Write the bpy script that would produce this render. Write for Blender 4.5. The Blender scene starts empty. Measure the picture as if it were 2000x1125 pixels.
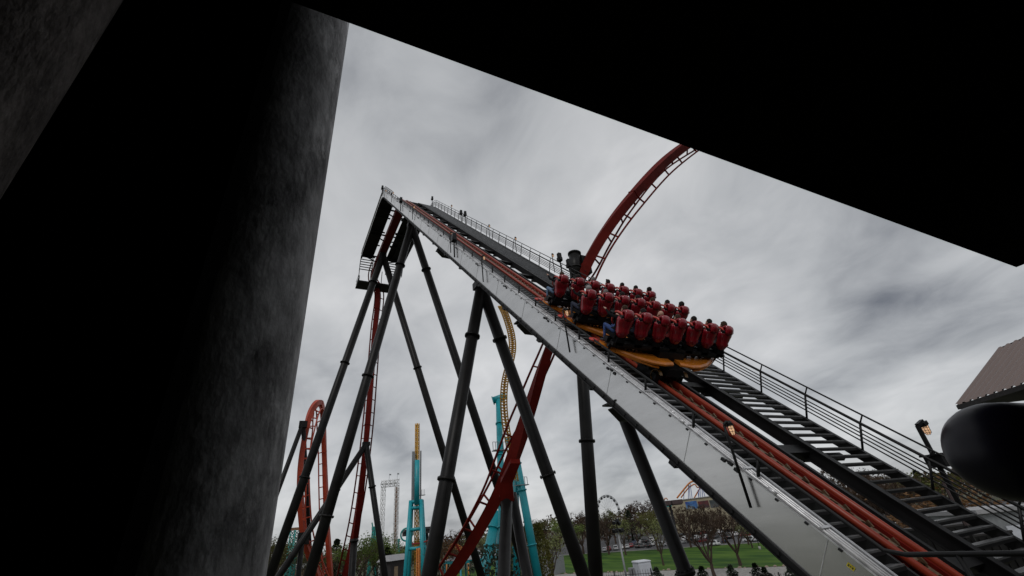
import bpy, math, random
from mathutils import Vector, Matrix, noise as mnoise
R = math.radians
rnd = random.Random(7)

# ------------------------------------------------------------------ camera
CAM = Vector((0.0, 0.0, 12.0))
F = 853.0                                   # focal length in photo pixels (about 15 mm on a 36 mm sensor)
M = ((0.89023406, -0.14457442, 0.43195088),
     (-0.44536268, -0.47524790, 0.75880928),
     (-0.09557934, 0.86789266, 0.48746991))  # world <- (right, up, forward)
SL = R(45.8038)                              # slope of the lift hill

def ray(px, py):
    c = ((px - 1000.0) / F, (562.5 - py) / F, 1.0)
    return Vector([sum(M[i][j] * c[j] for j in range(3)) for i in range(3)])
def at(px, py, depth):
    return CAM + ray(px, py) * depth
def at_dist(px, py, dist):
    r = ray(px, py); return CAM + r * (dist / math.hypot(r.x, r.y))
def at_y(px, py, Y):
    r = ray(px, py); return CAM + r * (Y / r.y)
def at_z(px, py, z):
    r = ray(px, py); return CAM + r * ((z - CAM.z) / r.z)

scene = bpy.context.scene
cd = bpy.data.cameras.new("camera"); cam = bpy.data.objects.new("camera", cd)
scene.collection.objects.link(cam)
cd.sensor_width = 36.0; cd.lens = F / 2000.0 * 36.0; cd.clip_start = 0.05; cd.clip_end = 5000
cam.matrix_world = Matrix(((M[0][0], M[0][1], -M[0][2], CAM.x),
                           (M[1][0], M[1][1], -M[1][2], CAM.y),
                           (M[2][0], M[2][1], -M[2][2], CAM.z), (0, 0, 0, 1)))
scene.camera = cam

# ------------------------------------------------------------------ sky, sun, exposure
world = bpy.data.worlds.new("World"); scene.world = world; world.use_nodes = True
SUN_EL, SUN_ROT = 50.0, 225.0
def build_world():
    nt = world.node_tree; N = nt.nodes; L = nt.links
    N.clear()
    out = N.new('ShaderNodeOutputWorld')
    sky = N.new('ShaderNodeTexSky'); sky.sky_type = 'NISHITA'; sky.sun_disc = False
    sky.sun_elevation = R(SUN_EL); sky.sun_rotation = R(SUN_ROT)
    b1 = N.new('ShaderNodeBackground'); b1.inputs[1].default_value = 0.08
    L.new(sky.outputs[0], b1.inputs[0])
    tc = N.new('ShaderNodeTexCoord')
    sp = N.new('ShaderNodeSeparateXYZ'); L.new(tc.outputs['Generated'], sp.inputs[0])
    mx = N.new('ShaderNodeMath'); mx.operation = 'MAXIMUM'; mx.inputs[1].default_value = 0.0
    L.new(sp.outputs[2], mx.inputs[0])
    ad = N.new('ShaderNodeMath'); ad.operation = 'ADD'; ad.inputs[1].default_value = 0.34
    L.new(mx.outputs[0], ad.inputs[0])
    dv = []
    for i in (0, 1):
        d = N.new('ShaderNodeMath'); d.operation = 'DIVIDE'
        L.new(sp.outputs[i], d.inputs[0]); L.new(ad.outputs[0], d.inputs[1]); dv.append(d)
    cb = N.new('ShaderNodeCombineXYZ'); L.new(dv[0].outputs[0], cb.inputs[0]); L.new(dv[1].outputs[0], cb.inputs[1])
    mp = N.new('ShaderNodeMapping'); mp.inputs['Location'].default_value = (2.62, 16.8, 0); mp.inputs['Rotation'].default_value = (0, 0, R(25))
    mp.inputs['Scale'].default_value = (1.0, 0.72, 1)
    L.new(cb.outputs[0], mp.inputs[0])
    n1 = N.new('ShaderNodeTexNoise'); n1.inputs['Scale'].default_value = 1.5; n1.inputs['Detail'].default_value = 4
    n1.inputs['Roughness'].default_value = 0.5; n1.inputs['Distortion'].default_value = 0.35
    L.new(mp.outputs[0], n1.inputs['Vector'])
    n2 = N.new('ShaderNodeTexNoise'); n2.inputs['Scale'].default_value = 5.0; n2.inputs['Detail'].default_value = 6
    n2.inputs['Roughness'].default_value = 0.55; n2.inputs['Distortion'].default_value = 0.5
    L.new(mp.outputs[0], n2.inputs['Vector'])
    mixn = N.new('ShaderNodeMix'); mixn.data_type = 'FLOAT'; mixn.inputs[0].default_value = 0.33
    L.new(n1.outputs[0], mixn.inputs[2]); L.new(n2.outputs[0], mixn.inputs[3])
    cr = N.new('ShaderNodeValToRGB'); e = cr.color_ramp
    e.elements[0].position = 0.26; e.elements[0].color = (0.14, 0.15, 0.175, 1)
    e.elements[1].position = 0.66; e.elements[1].color = (0.70, 0.705, 0.715, 1)
    m = e.elements.new(0.46); m.color = (0.455, 0.468, 0.485, 1)
    L.new(mixn.outputs[0], cr.inputs[0])
    b2 = N.new('ShaderNodeBackground'); b2.inputs[1].default_value = 1.0
    L.new(cr.outputs[0], b2.inputs[0])
    ms = N.new('ShaderNodeMixShader'); ms.inputs[0].default_value = 0.93
    L.new(b1.outputs[0], ms.inputs[1]); L.new(b2.outputs[0], ms.inputs[2])
    L.new(ms.outputs[0], out.inputs[0])
build_world()
sd = bpy.data.lights.new("sun", 'SUN'); sd.energy = 0.9; sd.angle = R(20); sd.color = (1.0, 0.97, 0.93)
sun = bpy.data.objects.new("sun", sd); scene.collection.objects.link(sun)
az = R(SUN_ROT)
sdir = Vector((math.sin(az) * math.cos(R(SUN_EL)), math.cos(az) * math.cos(R(SUN_EL)), math.sin(R(SUN_EL))))
sun.rotation_euler = sdir.to_track_quat('Z', 'Y').to_euler()
vs = scene.view_settings
vs.view_transform = 'Standard'; vs.look = 'None'; vs.exposure = 0.0; vs.gamma = 1.0; vs.use_curve_mapping = False

# ------------------------------------------------------------------ materials
def mat(name, col, rough=0.5, metal=0.0, var=0.12, vscale=3.0, bump=0.0, bscale=40.0, emit=None, estr=1.0, col2=None, dirt=None, spec=0.5, stretch=None, fine=0.6):
    m = bpy.data.materials.new(name); m.use_nodes = True
    nt = m.node_tree; N = nt.nodes; L = nt.links
    p = N['Principled BSDF']
    p.inputs['Roughness'].default_value = rough; p.inputs['Metallic'].default_value = metal
    p.inputs['Specular IOR Level'].default_value = spec
    tc = N.new('ShaderNodeTexCoord'); src = tc.outputs['Object']
    if stretch:
        mpn = N.new('ShaderNodeMapping'); mpn.inputs['Scale'].default_value = stretch
        L.new(src, mpn.inputs[0]); src = mpn.outputs[0]
    nz = N.new('ShaderNodeTexNoise'); nz.inputs['Scale'].default_value = vscale; nz.inputs['Detail'].default_value = 6
    nz.inputs['Roughness'].default_value = fine; nz.inputs['Detail'].default_value = 6 if fine < .7 else 12
    L.new(src, nz.inputs['Vector'])
    cr = N.new('ShaderNodeValToRGB')
    c2 = col2 if col2 else tuple(min(1, c * (1 + var)) for c in col)
    c1 = col if col2 else tuple(c * (1 - var) for c in col)
    cr.color_ramp.elements[0].position = 0.36; cr.color_ramp.elements[0].color = (*c1, 1)
    cr.color_ramp.elements[1].position = 0.64; cr.color_ramp.elements[1].color = (*c2, 1)
    L.new(nz.outputs[0], cr.inputs[0])
    colout = cr.outputs[0]
    if dirt:
        n2 = N.new('ShaderNodeTexNoise'); n2.inputs['Scale'].default_value = dirt[1]; n2.inputs['Detail'].default_value = 8; n2.inputs['Roughness'].default_value = max(.7, fine); n2.inputs['Detail'].default_value = 8 if fine < .7 else 13
        L.new(src, n2.inputs['Vector'])
        r2 = N.new('ShaderNodeValToRGB'); r2.color_ramp.elements[0].position = dirt[2]; r2.color_ramp.elements[1].position = dirt[2] + 0.14
        L.new(n2.outputs[0], r2.inputs[0])
        mx = N.new('ShaderNodeMix'); mx.data_type = 'RGBA'; mx.inputs[7].default_value = (*dirt[0], 1)
        L.new(r2.outputs[0], mx.inputs[0]); L.new(colout, mx.inputs[6]); colout = mx.outputs[2]
    L.new(colout, p.inputs['Base Color'])
    if bump:
        nb = N.new('ShaderNodeTexNoise'); nb.inputs['Scale'].default_value = bscale; nb.inputs['Detail'].default_value = 6
        L.new(src, nb.inputs['Vector'])
        bp = N.new('ShaderNodeBump'); bp.inputs['Strength'].default_value = bump; bp.inputs['Distance'].default_value = 0.05
        L.new(nb.outputs[0], bp.inputs['Height']); L.new(bp.outputs[0], p.inputs['Normal'])
    if emit:
        p.inputs['Emission Color'].default_value = (*emit, 1); p.inputs['Emission Strength'].default_value = estr
    return m
MT = {}
def T(k, *a, **kw): MT[k] = mat(k, *a, **kw)
T('black_steel', (0.010, 0.0095, 0.0095), 0.42, var=0.3, vscale=1.2, dirt=((0.020, 0.019, 0.018), 2.3, 0.60), spec=0.16)
T('walkway_steel', (0.008, 0.008, 0.0085), 0.5, var=0.3, vscale=2.0, spec=0.22)
T('black_paint', (0.008, 0.008, 0.009), 0.4, var=0.3, spec=0.25)
T('galvanised', (0.55, 0.55, 0.56), 0.36, 0.5, var=0.2, vscale=6)
T('panel_paint', (0.64, 0.636, 0.63), 0.24, 0.9, var=0.07, vscale=1.3, stretch=(1, .3, 2.2), dirt=((0.53, 0.52, 0.51), 3.2, 0.62))
T('tread_steel', (0.17, 0.172, 0.176), 0.38, 0.65, var=0.25, vscale=5)
T('red_track', (0.115, 0.009, 0.006), 0.55, var=0.16, vscale=0.8, dirt=((0.08, 0.008, 0.005), 1.4, 0.58), spec=0.07)
T('red_rail', (0.23, 0.030, 0.013), 0.33, var=0.14, vscale=1.5, dirt=((0.13, 0.022, 0.012), 3.0, 0.60), spec=0.3)
T('orange_red', (0.36, 0.050, 0.024), 0.42, var=0.12, vscale=0.7, spec=0.25)
T('chain', (0.13, 0.08, 0.045), 0.5, 0.5, var=0.4, vscale=12)
T('seat_red', (0.21, 0.006, 0.014), 0.18, var=0.15, vscale=4)
T('restraint_red', (0.42, 0.028, 0.016), 0.35, var=0.1)
T('wing_orange', (0.56, 0.17, 0.012), 0.35, var=0.12, vscale=3)
T('guard_ochre', (0.20, 0.10, 0.02), 0.45, var=0.2)
T('teal', (0.01, 0.28, 0.33), 0.4, var=0.12, vscale=0.5)
T('teal_green', (0.02, 0.24, 0.22), 0.5, var=0.15)
T('gold', (0.50, 0.27, 0.035), 0.42, var=0.15, vscale=1)
T('orange_track', (0.52, 0.17, 0.03), 0.4, var=0.1)
T('blue_steel', (0.03, 0.07, 0.24), 0.4, var=0.1)
T('white_steel', (0.62, 0.62, 0.62), 0.5, var=0.1)
T('rust_brown', (0.20, 0.10, 0.05), 0.7, var=0.25)
T('grey_steel', (0.24, 0.25, 0.26), 0.5, 0.3, var=0.12)
T('roof_brown', (0.135, 0.095, 0.085), 0.5, var=0.03, vscale=1.0, stretch=(1, 6, 1))
T('dark_wall', (0.020, 0.017, 0.017), 0.7, var=0.2)
T('brown_trim', (0.07, 0.045, 0.045), 0.6, var=0.15)
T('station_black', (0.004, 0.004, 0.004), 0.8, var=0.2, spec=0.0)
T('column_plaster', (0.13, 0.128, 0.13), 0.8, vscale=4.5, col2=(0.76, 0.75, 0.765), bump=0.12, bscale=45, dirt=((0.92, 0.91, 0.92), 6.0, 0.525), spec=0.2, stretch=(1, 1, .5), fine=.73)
T('column_plaster_shaded', (0.03, 0.026, 0.025), 0.85, vscale=9.0, col2=(0.30, 0.27, 0.26), bump=0.3, bscale=60, dirt=((0.55, 0.52, 0.50), 12.0, 0.57), spec=0.15, stretch=(1, 1, .5), fine=.78)  # same plaster, darkened and browned so the nearer column looks dimly lit
T('housing_black', (0.007, 0.006, 0.014), 0.34, var=0.2, spec=0.22)
T('bulb', (0.8, 0.45, 0.2), 0.4, var=0.02, emit=(1.0, 0.60, 0.36), estr=0.5)
T('sticker_yellow', (0.55, 0.45, 0.02), 0.5, var=0.05)
T('ink', (0.01, 0.01, 0.01), 0.6, var=0.0)
T('skin', (0.40, 0.23, 0.165), 0.5, var=0.08)
T('hair_dark', (0.012, 0.009, 0.008), 0.5, var=0.3, vscale=60, bump=0.6, bscale=120 , spec=0.15)
T('hair_brown', (0.045, 0.025, 0.014), 0.5, var=0.3, vscale=60, bump=0.6, bscale=120 , spec=0.15)
T('hair_grey', (0.16, 0.15, 0.145), 0.5, var=0.25, vscale=60, bump=0.6, bscale=120)
T('cap_grey', (0.25, 0.25, 0.25), 0.8, var=0.1)
T('cloth_black', (0.007, 0.007, 0.008), 0.9, var=0.3, spec=0.1)
T('cloth_navy', (0.012, 0.016, 0.035), 0.85, var=0.3)
T('cloth_red', (0.22, 0.02, 0.02), 0.85, var=0.2)
T('cloth_grey', (0.09, 0.095, 0.10), 0.85, var=0.2)
T('cloth_tan', (0.18, 0.12, 0.07), 0.85, var=0.2)
T('jeans', (0.022, 0.05, 0.16), 0.85, var=0.3, vscale=14)
T('jeans_pale', (0.10, 0.16, 0.26), 0.85, var=0.25, vscale=14)
T('shoe', (0.02, 0.02, 0.02), 0.6, var=0.2)
T('eye', (0.02, 0.015, 0.01), 0.2, var=0.0)
T('ground', (0.055, 0.050, 0.035), 0.95, vscale=0.06, col2=(0.075, 0.085, 0.035))
T('asphalt', (0.085, 0.085, 0.09), 0.9, var=0.2, vscale=0.3)
T('gravel', (0.26, 0.25, 0.235), 0.95, var=0.3, vscale=1.5)
T('stone', (0.26, 0.20, 0.16), 0.9, var=0.35, vscale=1.5, bump=0.5, bscale=4)
T('kerb', (0.30, 0.295, 0.28), 0.9, var=0.15)
T('bark', (0.060, 0.040, 0.028), 0.9, var=0.35, vscale=4)
T('twig', (0.050, 0.030, 0.022), 0.9, var=0.3, vscale=2)
T('beige_wall', (0.33, 0.29, 0.20), 0.85, var=0.1, vscale=0.3)
T('box_white', (0.55, 0.57, 0.62), 0.5, var=0.06)
T('fence_black', (0.012, 0.012, 0.013), 0.5, var=0.2)
T('wood', (0.26, 0.19, 0.12), 0.85, var=0.2, vscale=2)
T('roof_grey', (0.30, 0.30, 0.31), 0.8, var=0.12)
T('glass_dark', (0.015, 0.018, 0.02), 0.12, var=0.1)
T('tyre', (0.012, 0.012, 0.012), 0.8, var=0.1)
T('concrete', (0.32, 0.31, 0.30), 0.9, var=0.15)

def foliage_mat(name, c1, c2, tr=0.25):
    m = bpy.data.materials.new(name); m.use_nodes = True
    nt = m.node_tree; N = nt.nodes; L = nt.links; p = N['Principled BSDF']
    p.inputs['Roughness'].default_value = 0.65; p.inputs['Specular IOR Level'].default_value = 0.25
    tc = N.new('ShaderNodeTexCoord'); nz = N.new('ShaderNodeTexNoise'); nz.inputs['Scale'].default_value = 0.9; nz.inputs['Detail'].default_value = 4
    L.new(tc.outputs['Object'], nz.inputs['Vector'])
    cr = N.new('ShaderNodeValToRGB'); cr.color_ramp.elements[0].position = 0.35; cr.color_ramp.elements[1].position = 0.66
    cr.color_ramp.elements[0].color = (*c1, 1); cr.color_ramp.elements[1].color = (*c2, 1)
    L.new(nz.outputs[0], cr.inputs[0]); L.new(cr.outputs[0], p.inputs['Base Color'])
    tl = N.new('ShaderNodeBsdfTranslucent'); L.new(cr.outputs[0], tl.inputs[0])
    ms = N.new('ShaderNodeMixShader'); ms.inputs[0].default_value = tr
    L.new(p.outputs[0], ms.inputs[1]); L.new(tl.outputs[0], ms.inputs[2]); L.new(ms.outputs[0], N['Material Output'].inputs[0])
    MT[name] = m
foliage_mat('leaf_spring', (0.075, 0.1275, 0.027), (0.18, 0.24, 0.0525))
foliage_mat('leaf_olive', (0.0675, 0.075, 0.021), (0.15, 0.1425, 0.042))
foliage_mat('leaf_dark', (0.008, 0.016, 0.008), (0.022, 0.036, 0.016), 0.1)
foliage_mat('leaf_rust', (0.1013, 0.0513, 0.0216), (0.189, 0.1013, 0.0405))
foliage_mat('leaf_bud', (0.1125, 0.135, 0.045), (0.225, 0.24, 0.09))
foliage_mat('leaf_hedge', (0.0715, 0.078, 0.0182), (0.169, 0.1495, 0.0364))
foliage_mat('leaf_brown', (0.045, 0.03, 0.021), (0.09, 0.057, 0.036))

def lawn_mat():
    m = bpy.data.materials.new('lawn'); m.use_nodes = True
    nt = m.node_tree; N = nt.nodes; L = nt.links; p = N['Principled BSDF']; p.inputs['Roughness'].default_value = 0.9
    p.inputs['Specular IOR Level'].default_value = 0.15
    g = N.new('ShaderNodeNewGeometry'); mp = N.new('ShaderNodeMapping'); mp.inputs['Scale'].default_value = (0.16, 0.035, 0.1); mp.inputs['Rotation'].default_value = (0, 0, R(-12))
    L.new(g.outputs['Position'], mp.inputs[0])
    nz = N.new('ShaderNodeTexNoise'); nz.inputs['Scale'].default_value = 1.6; nz.inputs['Detail'].default_value = 5
    L.new(mp.outputs[0], nz.inputs['Vector'])
    cr = N.new('ShaderNodeValToRGB'); cr.color_ramp.elements[0].position = 0.38; cr.color_ramp.elements[1].position = 0.64
    cr.color_ramp.elements[0].color = (0.020, 0.062, 0.007, 1); cr.color_ramp.elements[1].color = (0.068, 0.130, 0.016, 1)
    L.new(nz.outputs[0], cr.inputs[0]); L.new(cr.outputs[0], p.inputs['Base Color'])
    MT['lawn'] = m
lawn_mat()

def image_free_poster(name, base, accents):
    m = bpy.data.materials.new(name); m.use_nodes = True
    nt = m.node_tree; N = nt.nodes; L = nt.links; p = N['Principled BSDF']; p.inputs['Roughness'].default_value = 0.6
    tc = N.new('ShaderNodeTexCoord'); nz = N.new('ShaderNodeTexNoise'); nz.inputs['Scale'].default_value = 0.28; nz.inputs['Detail'].default_value = 3
    L.new(tc.outputs['Object'], nz.inputs['Vector'])
    cr = N.new('ShaderNodeValToRGB'); cr.color_ramp.elements[0].position = 0.38; cr.color_ramp.elements[0].color = (*base, 1)
    cr.color_ramp.elements[1].position = 0.70; cr.color_ramp.elements[1].color = (*accents[-1], 1)
    if len(accents) > 1:
        e = cr.color_ramp.elements.new(0.54); e.color = (*accents[0], 1)
    L.new(nz.outputs[0], cr.inputs[0]); L.new(cr.outputs[0], p.inputs['Base Color']); MT[name] = m
image_free_poster('poster_blue', (0.02, 0.05, 0.22), [(0.06, 0.20, 0.42), (0.30, 0.24, 0.10)])
image_free_poster('poster_red', (0.12, 0.015, 0.015), [(0.03, 0.02, 0.025), (0.20, 0.06, 0.05)])
image_free_poster('poster_dark', (0.025, 0.035, 0.035), [(0.06, 0.07, 0.075), (0.10, 0.10, 0.10)])

# ------------------------------------------------------------------ mesh builder
col = scene.collection
class MB:
    def __init__(s): s.v = []; s.f = []; s.sm = []; s.mi = []; s.cur = 0
    def face(s, idx, smooth=False): s.f.append(tuple(idx)); s.sm.append(smooth); s.mi.append(s.cur)
    def box(s, c, size, rot=None):
        b = len(s.v); hx, hy, hz = size[0] / 2, size[1] / 2, size[2] / 2; c = Vector(c)
        for x, y, z in ((-1, -1, -1), (1, -1, -1), (1, 1, -1), (-1, 1, -1), (-1, -1, 1), (1, -1, 1), (1, 1, 1), (-1, 1, 1)):
            p = Vector((x * hx, y * hy, z * hz))
            if rot is not None: p = rot @ p
            s.v.append(c + p)
        for q in ((0, 3, 2, 1), (4, 5, 6, 7), (0, 1, 5, 4), (1, 2, 6, 5), (2, 3, 7, 6), (3, 0, 4, 7)): s.face([b + i for i in q])
        return s
    def bar(s, a, b, w, h=None, up=None):
        """box beam from a to b, w wide, h high along up"""
        a, b = Vector(a), Vector(b); h = w if h is None else h
        d = (b - a).normalized(); up = Vector(up) if up is not None else (Vector((0, 0, 1)) if abs(d.z) < .95 else Vector((0, 1, 0)))
        x = d.cross(up).normalized(); z = x.cross(d)
        i0 = len(s.v)
        for p in (a, b):
            for sx, sz in ((-1, -1), (1, -1), (1, 1), (-1, 1)): s.v.append(p + x * (sx * w / 2) + z * (sz * h / 2))
        s.face((i0, i0 + 1, i0 + 2, i0 + 3)); s.face((i0 + 7, i0 + 6, i0 + 5, i0 + 4))
        for k in range(4): s.face((i0 + k, i0 + 4 + k, i0 + 4 + (k + 1) % 4, i0 + (k + 1) % 4))
        return s
    def tube(s, pts, r, n=10, caps=True, smooth=True):
        pts = [Vector(p) for p in pts]; m = len(pts)
        rs = r if isinstance(r, (list, tuple)) else [r] * m
        t0 = (pts[1] - pts[0]).normalized()
        x = t0.orthogonal().normalized(); rings = []
        for i, p in enumerate(pts):
            t = (pts[min(i + 1, m - 1)] - pts[max(i - 1, 0)]).normalized()
            x = (x - t * x.dot(t)).normalized(); y = t.cross(x)
            rings.append(len(s.v))
            for k in range(n):
                a = 2 * math.pi * k / n; s.v.append(p + (x * math.cos(a) + y * math.sin(a)) * rs[i])
        for i in range(m - 1):
            a, b = rings[i], rings[i + 1]
            for k in range(n): s.face((a + k, a + (k + 1) % n, b + (k + 1) % n, b + k), smooth)
        if caps:
            s.face([rings[0] + k for k in reversed(range(n))]); s.face([rings[-1] + k for k in range(n)])
        return s
    def cyl(s, a, b, r, n=16): return s.tube([a, b], r, n)
    def ell(s, c, r, rot=None, nu=14, nv=9):
        b = len(s.v); c = Vector(c)
        for i in range(nv + 1):
            th = math.pi * i / nv
            for k in range(nu):
                ph = 2 * math.pi * k / nu
                p = Vector((r[0] * math.sin(th) * math.cos(ph), r[1] * math.sin(th) * math.sin(ph), r[2] * math.cos(th)))
                s.v.append(c + (rot @ p if rot is not None else p))
        for i in range(nv):
            for k in range(nu):
                s.face((b + i * nu + k, b + (i + 1) * nu + k, b + (i + 1) * nu + (k + 1) % nu, b + i * nu + (k + 1) % nu), True)
        return s
    def loft(s, rings, closed=True, caps=True, smooth=True):
        n = len(rings[0]); ids = []
        for rg in rings:
            ids.append(len(s.v)); s.v += [Vector(p) for p in rg]
        for i in range(len(rings) - 1):
            a, b = ids[i], ids[i + 1]
            for k in range(n if closed else n - 1): s.face((a + k, a + (k + 1) % n, b + (k + 1) % n, b + k), smooth)
        if caps: s.face([ids[0] + k for k in reversed(range(n))]); s.face([ids[-1] + k for k in range(n)])
        return s
    def tri(s, a, b, c):
        i = len(s.v); s.v += [Vector(a), Vector(b), Vector(c)]; s.face((i, i + 1, i + 2))
    def quad(s, a, b, c, d):
        i = len(s.v); s.v += [Vector(a), Vector(b), Vector(c), Vector(d)]; s.face((i, i + 1, i + 2, i + 3))
    def mesh(s, name, *mats):
        me = bpy.data.meshes.new(name); me.from_pydata([tuple(v) for v in s.v], [], s.f)
        me.polygons.foreach_set('use_smooth', s.sm); me.polygons.foreach_set('material_index', s.mi)
        for m in mats: me.materials.append(MT[m] if isinstance(m, str) else m)
        me.update(); return me
    def build(s, name, mats, parent=None, loc=None, rel=None):
        mats = mats if isinstance(mats, (list, tuple)) else [mats]
        if rel is not None:
            r = Vector(rel); s.v = [Vector(p) - r for p in s.v]
            loc = rel
        o = bpy.data.objects.new(name, s.mesh(name, *mats)); col.objects.link(o)
        if loc is not None: o.location = loc
        if parent is not None: o.parent = parent
        return o
def tag(o, label=None, cat=None, group=None, kind=None):
    if label: o['label'] = label
    if cat: o['category'] = cat
    if group: o['group'] = group
    if kind: o['kind'] = kind
    return o
def empty(name, loc, label, cat, group=None, rot=(0, 0, 0)):
    o = bpy.data.objects.new(name, None); col.objects.link(o); o.location = loc; o.rotation_euler = rot; o.empty_display_size = .2
    return tag(o, label, cat, group)
def copy_tree(o, parent=None):
    c = o.copy(); col.objects.link(c)
    if parent is not None: c.parent = parent
    for ch in list(o.children): copy_tree(ch, c)
    return c
def catmull(P, n=8):
    P = [Vector(p) for p in P]; out = []
    for i in range(len(P) - 1):
        p0 = P[max(i - 1, 0)]; p1 = P[i]; p2 = P[i + 1]; p3 = P[min(i + 2, len(P) - 1)]
        for k in range(n):
            t = k / n
            out.append(0.5 * ((2 * p1) + (p2 - p0) * t + (2 * p0 - 5 * p1 + 4 * p2 - p3) * t * t + (3 * p1 - p0 - 3 * p2 + p3) * t ** 3))
    out.append(P[-1]); return out

# ------------------------------------------------------------------ terrain
CA = at_z(1483, 1060, 1.6); CB = at_z(1175, 1080, 1.6)
cdir = (CB - CA); cdir.z = 0; cdir.normalize()
cnrm = Vector((cdir.y, -cdir.x, 0))
if cnrm.x < 0: cnrm = -cnrm
def tdist(x, y): return (x - CA.x) * cnrm.x + (y - CA.y) * cnrm.y
def sdist(x, y): return (x - CA.x) * cdir.x + (y - CA.y) * cdir.y
def ss(a, b, t):
    t = max(0, min(1, (t - a) / (b - a))); return t * t * (3 - 2 * t)
def terr(x, y):
    t = tdist(x, y)
    h = 1.6 * max(0, min(1, (t + 45) / 44.0)) if t < 0 else 1.6
    h += 4.0 * max(0, min(1, t / 75.0))
    return h
def sheet(name, t0, t1, s0, s1, dt, ds, lift, matn, kind='structure'):
    mb = MB(); nt_ = max(1, int((t1 - t0) / dt)); ns = max(1, int((s1 - s0) / ds))
    for i in range(nt_ + 1):
        for j in range(ns + 1):
            t = t0 + (t1 - t0) * i / nt_; q = s0 + (s1 - s0) * j / ns
            p = CA + cnrm * t + cdir * q
            mb.v.append(Vector((p.x, p.y, terr(p.x, p.y) + lift)))
    for i in range(nt_):
        for j in range(ns):
            a = i * (ns + 1) + j; mb.face((a, a + 1, a + ns + 2, a + ns + 1), True)
    o = mb.build(name, matn); o['kind'] = kind; return o
# the ground, one large sheet with finer rows where it slopes
mb = MB(); ts = [-1500, -600, -300, -150, -90, -60] + list(range(-46, 81, 3)) + [85, 120, 200, 400, 900, 2500]; qs = [-2500, -800, -400, -200] + list(range(-150, 400, 25)) + [450, 600, 900, 1500, 3000]
for t in ts:
    for q in qs:
        p = CA + cnrm * t + cdir * q; mb.v.append(Vector((p.x, p.y, terr(p.x, p.y))))
for i in range(len(ts) - 1):
    for j in range(len(qs) - 1):
        a = i * len(qs) + j; mb.face((a, a + 1, a + len(qs) + 1, a + len(qs)), True)
mb.build('ground', 'ground')['kind'] = 'structure'
sheet('lawn', -52, -0.5, -60, 112, 3, 10, 0.04, 'lawn')
sheet('pavement', -75, -53, -70, 170, 3, 10, 0.03, 'gravel')
sheet('parking_lot', 0.4, 74, -90, 115, 4, 10, 0.05, 'asphalt')
kb = MB()
for j in range(20):
    q0, q1 = -90 + j * 10.25, -90 + (j + 1) * 10.25
    a = CA + cnrm * 0 + cdir * q0; b = CA + cnrm * 0 + cdir * (q1 - .02); a.z = b.z = terr(a.x, a.y) + .07
    kb.bar(a, b, 0.6, 0.2)
kb.build('kerb', 'kerb')['kind'] = 'structure'

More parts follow.
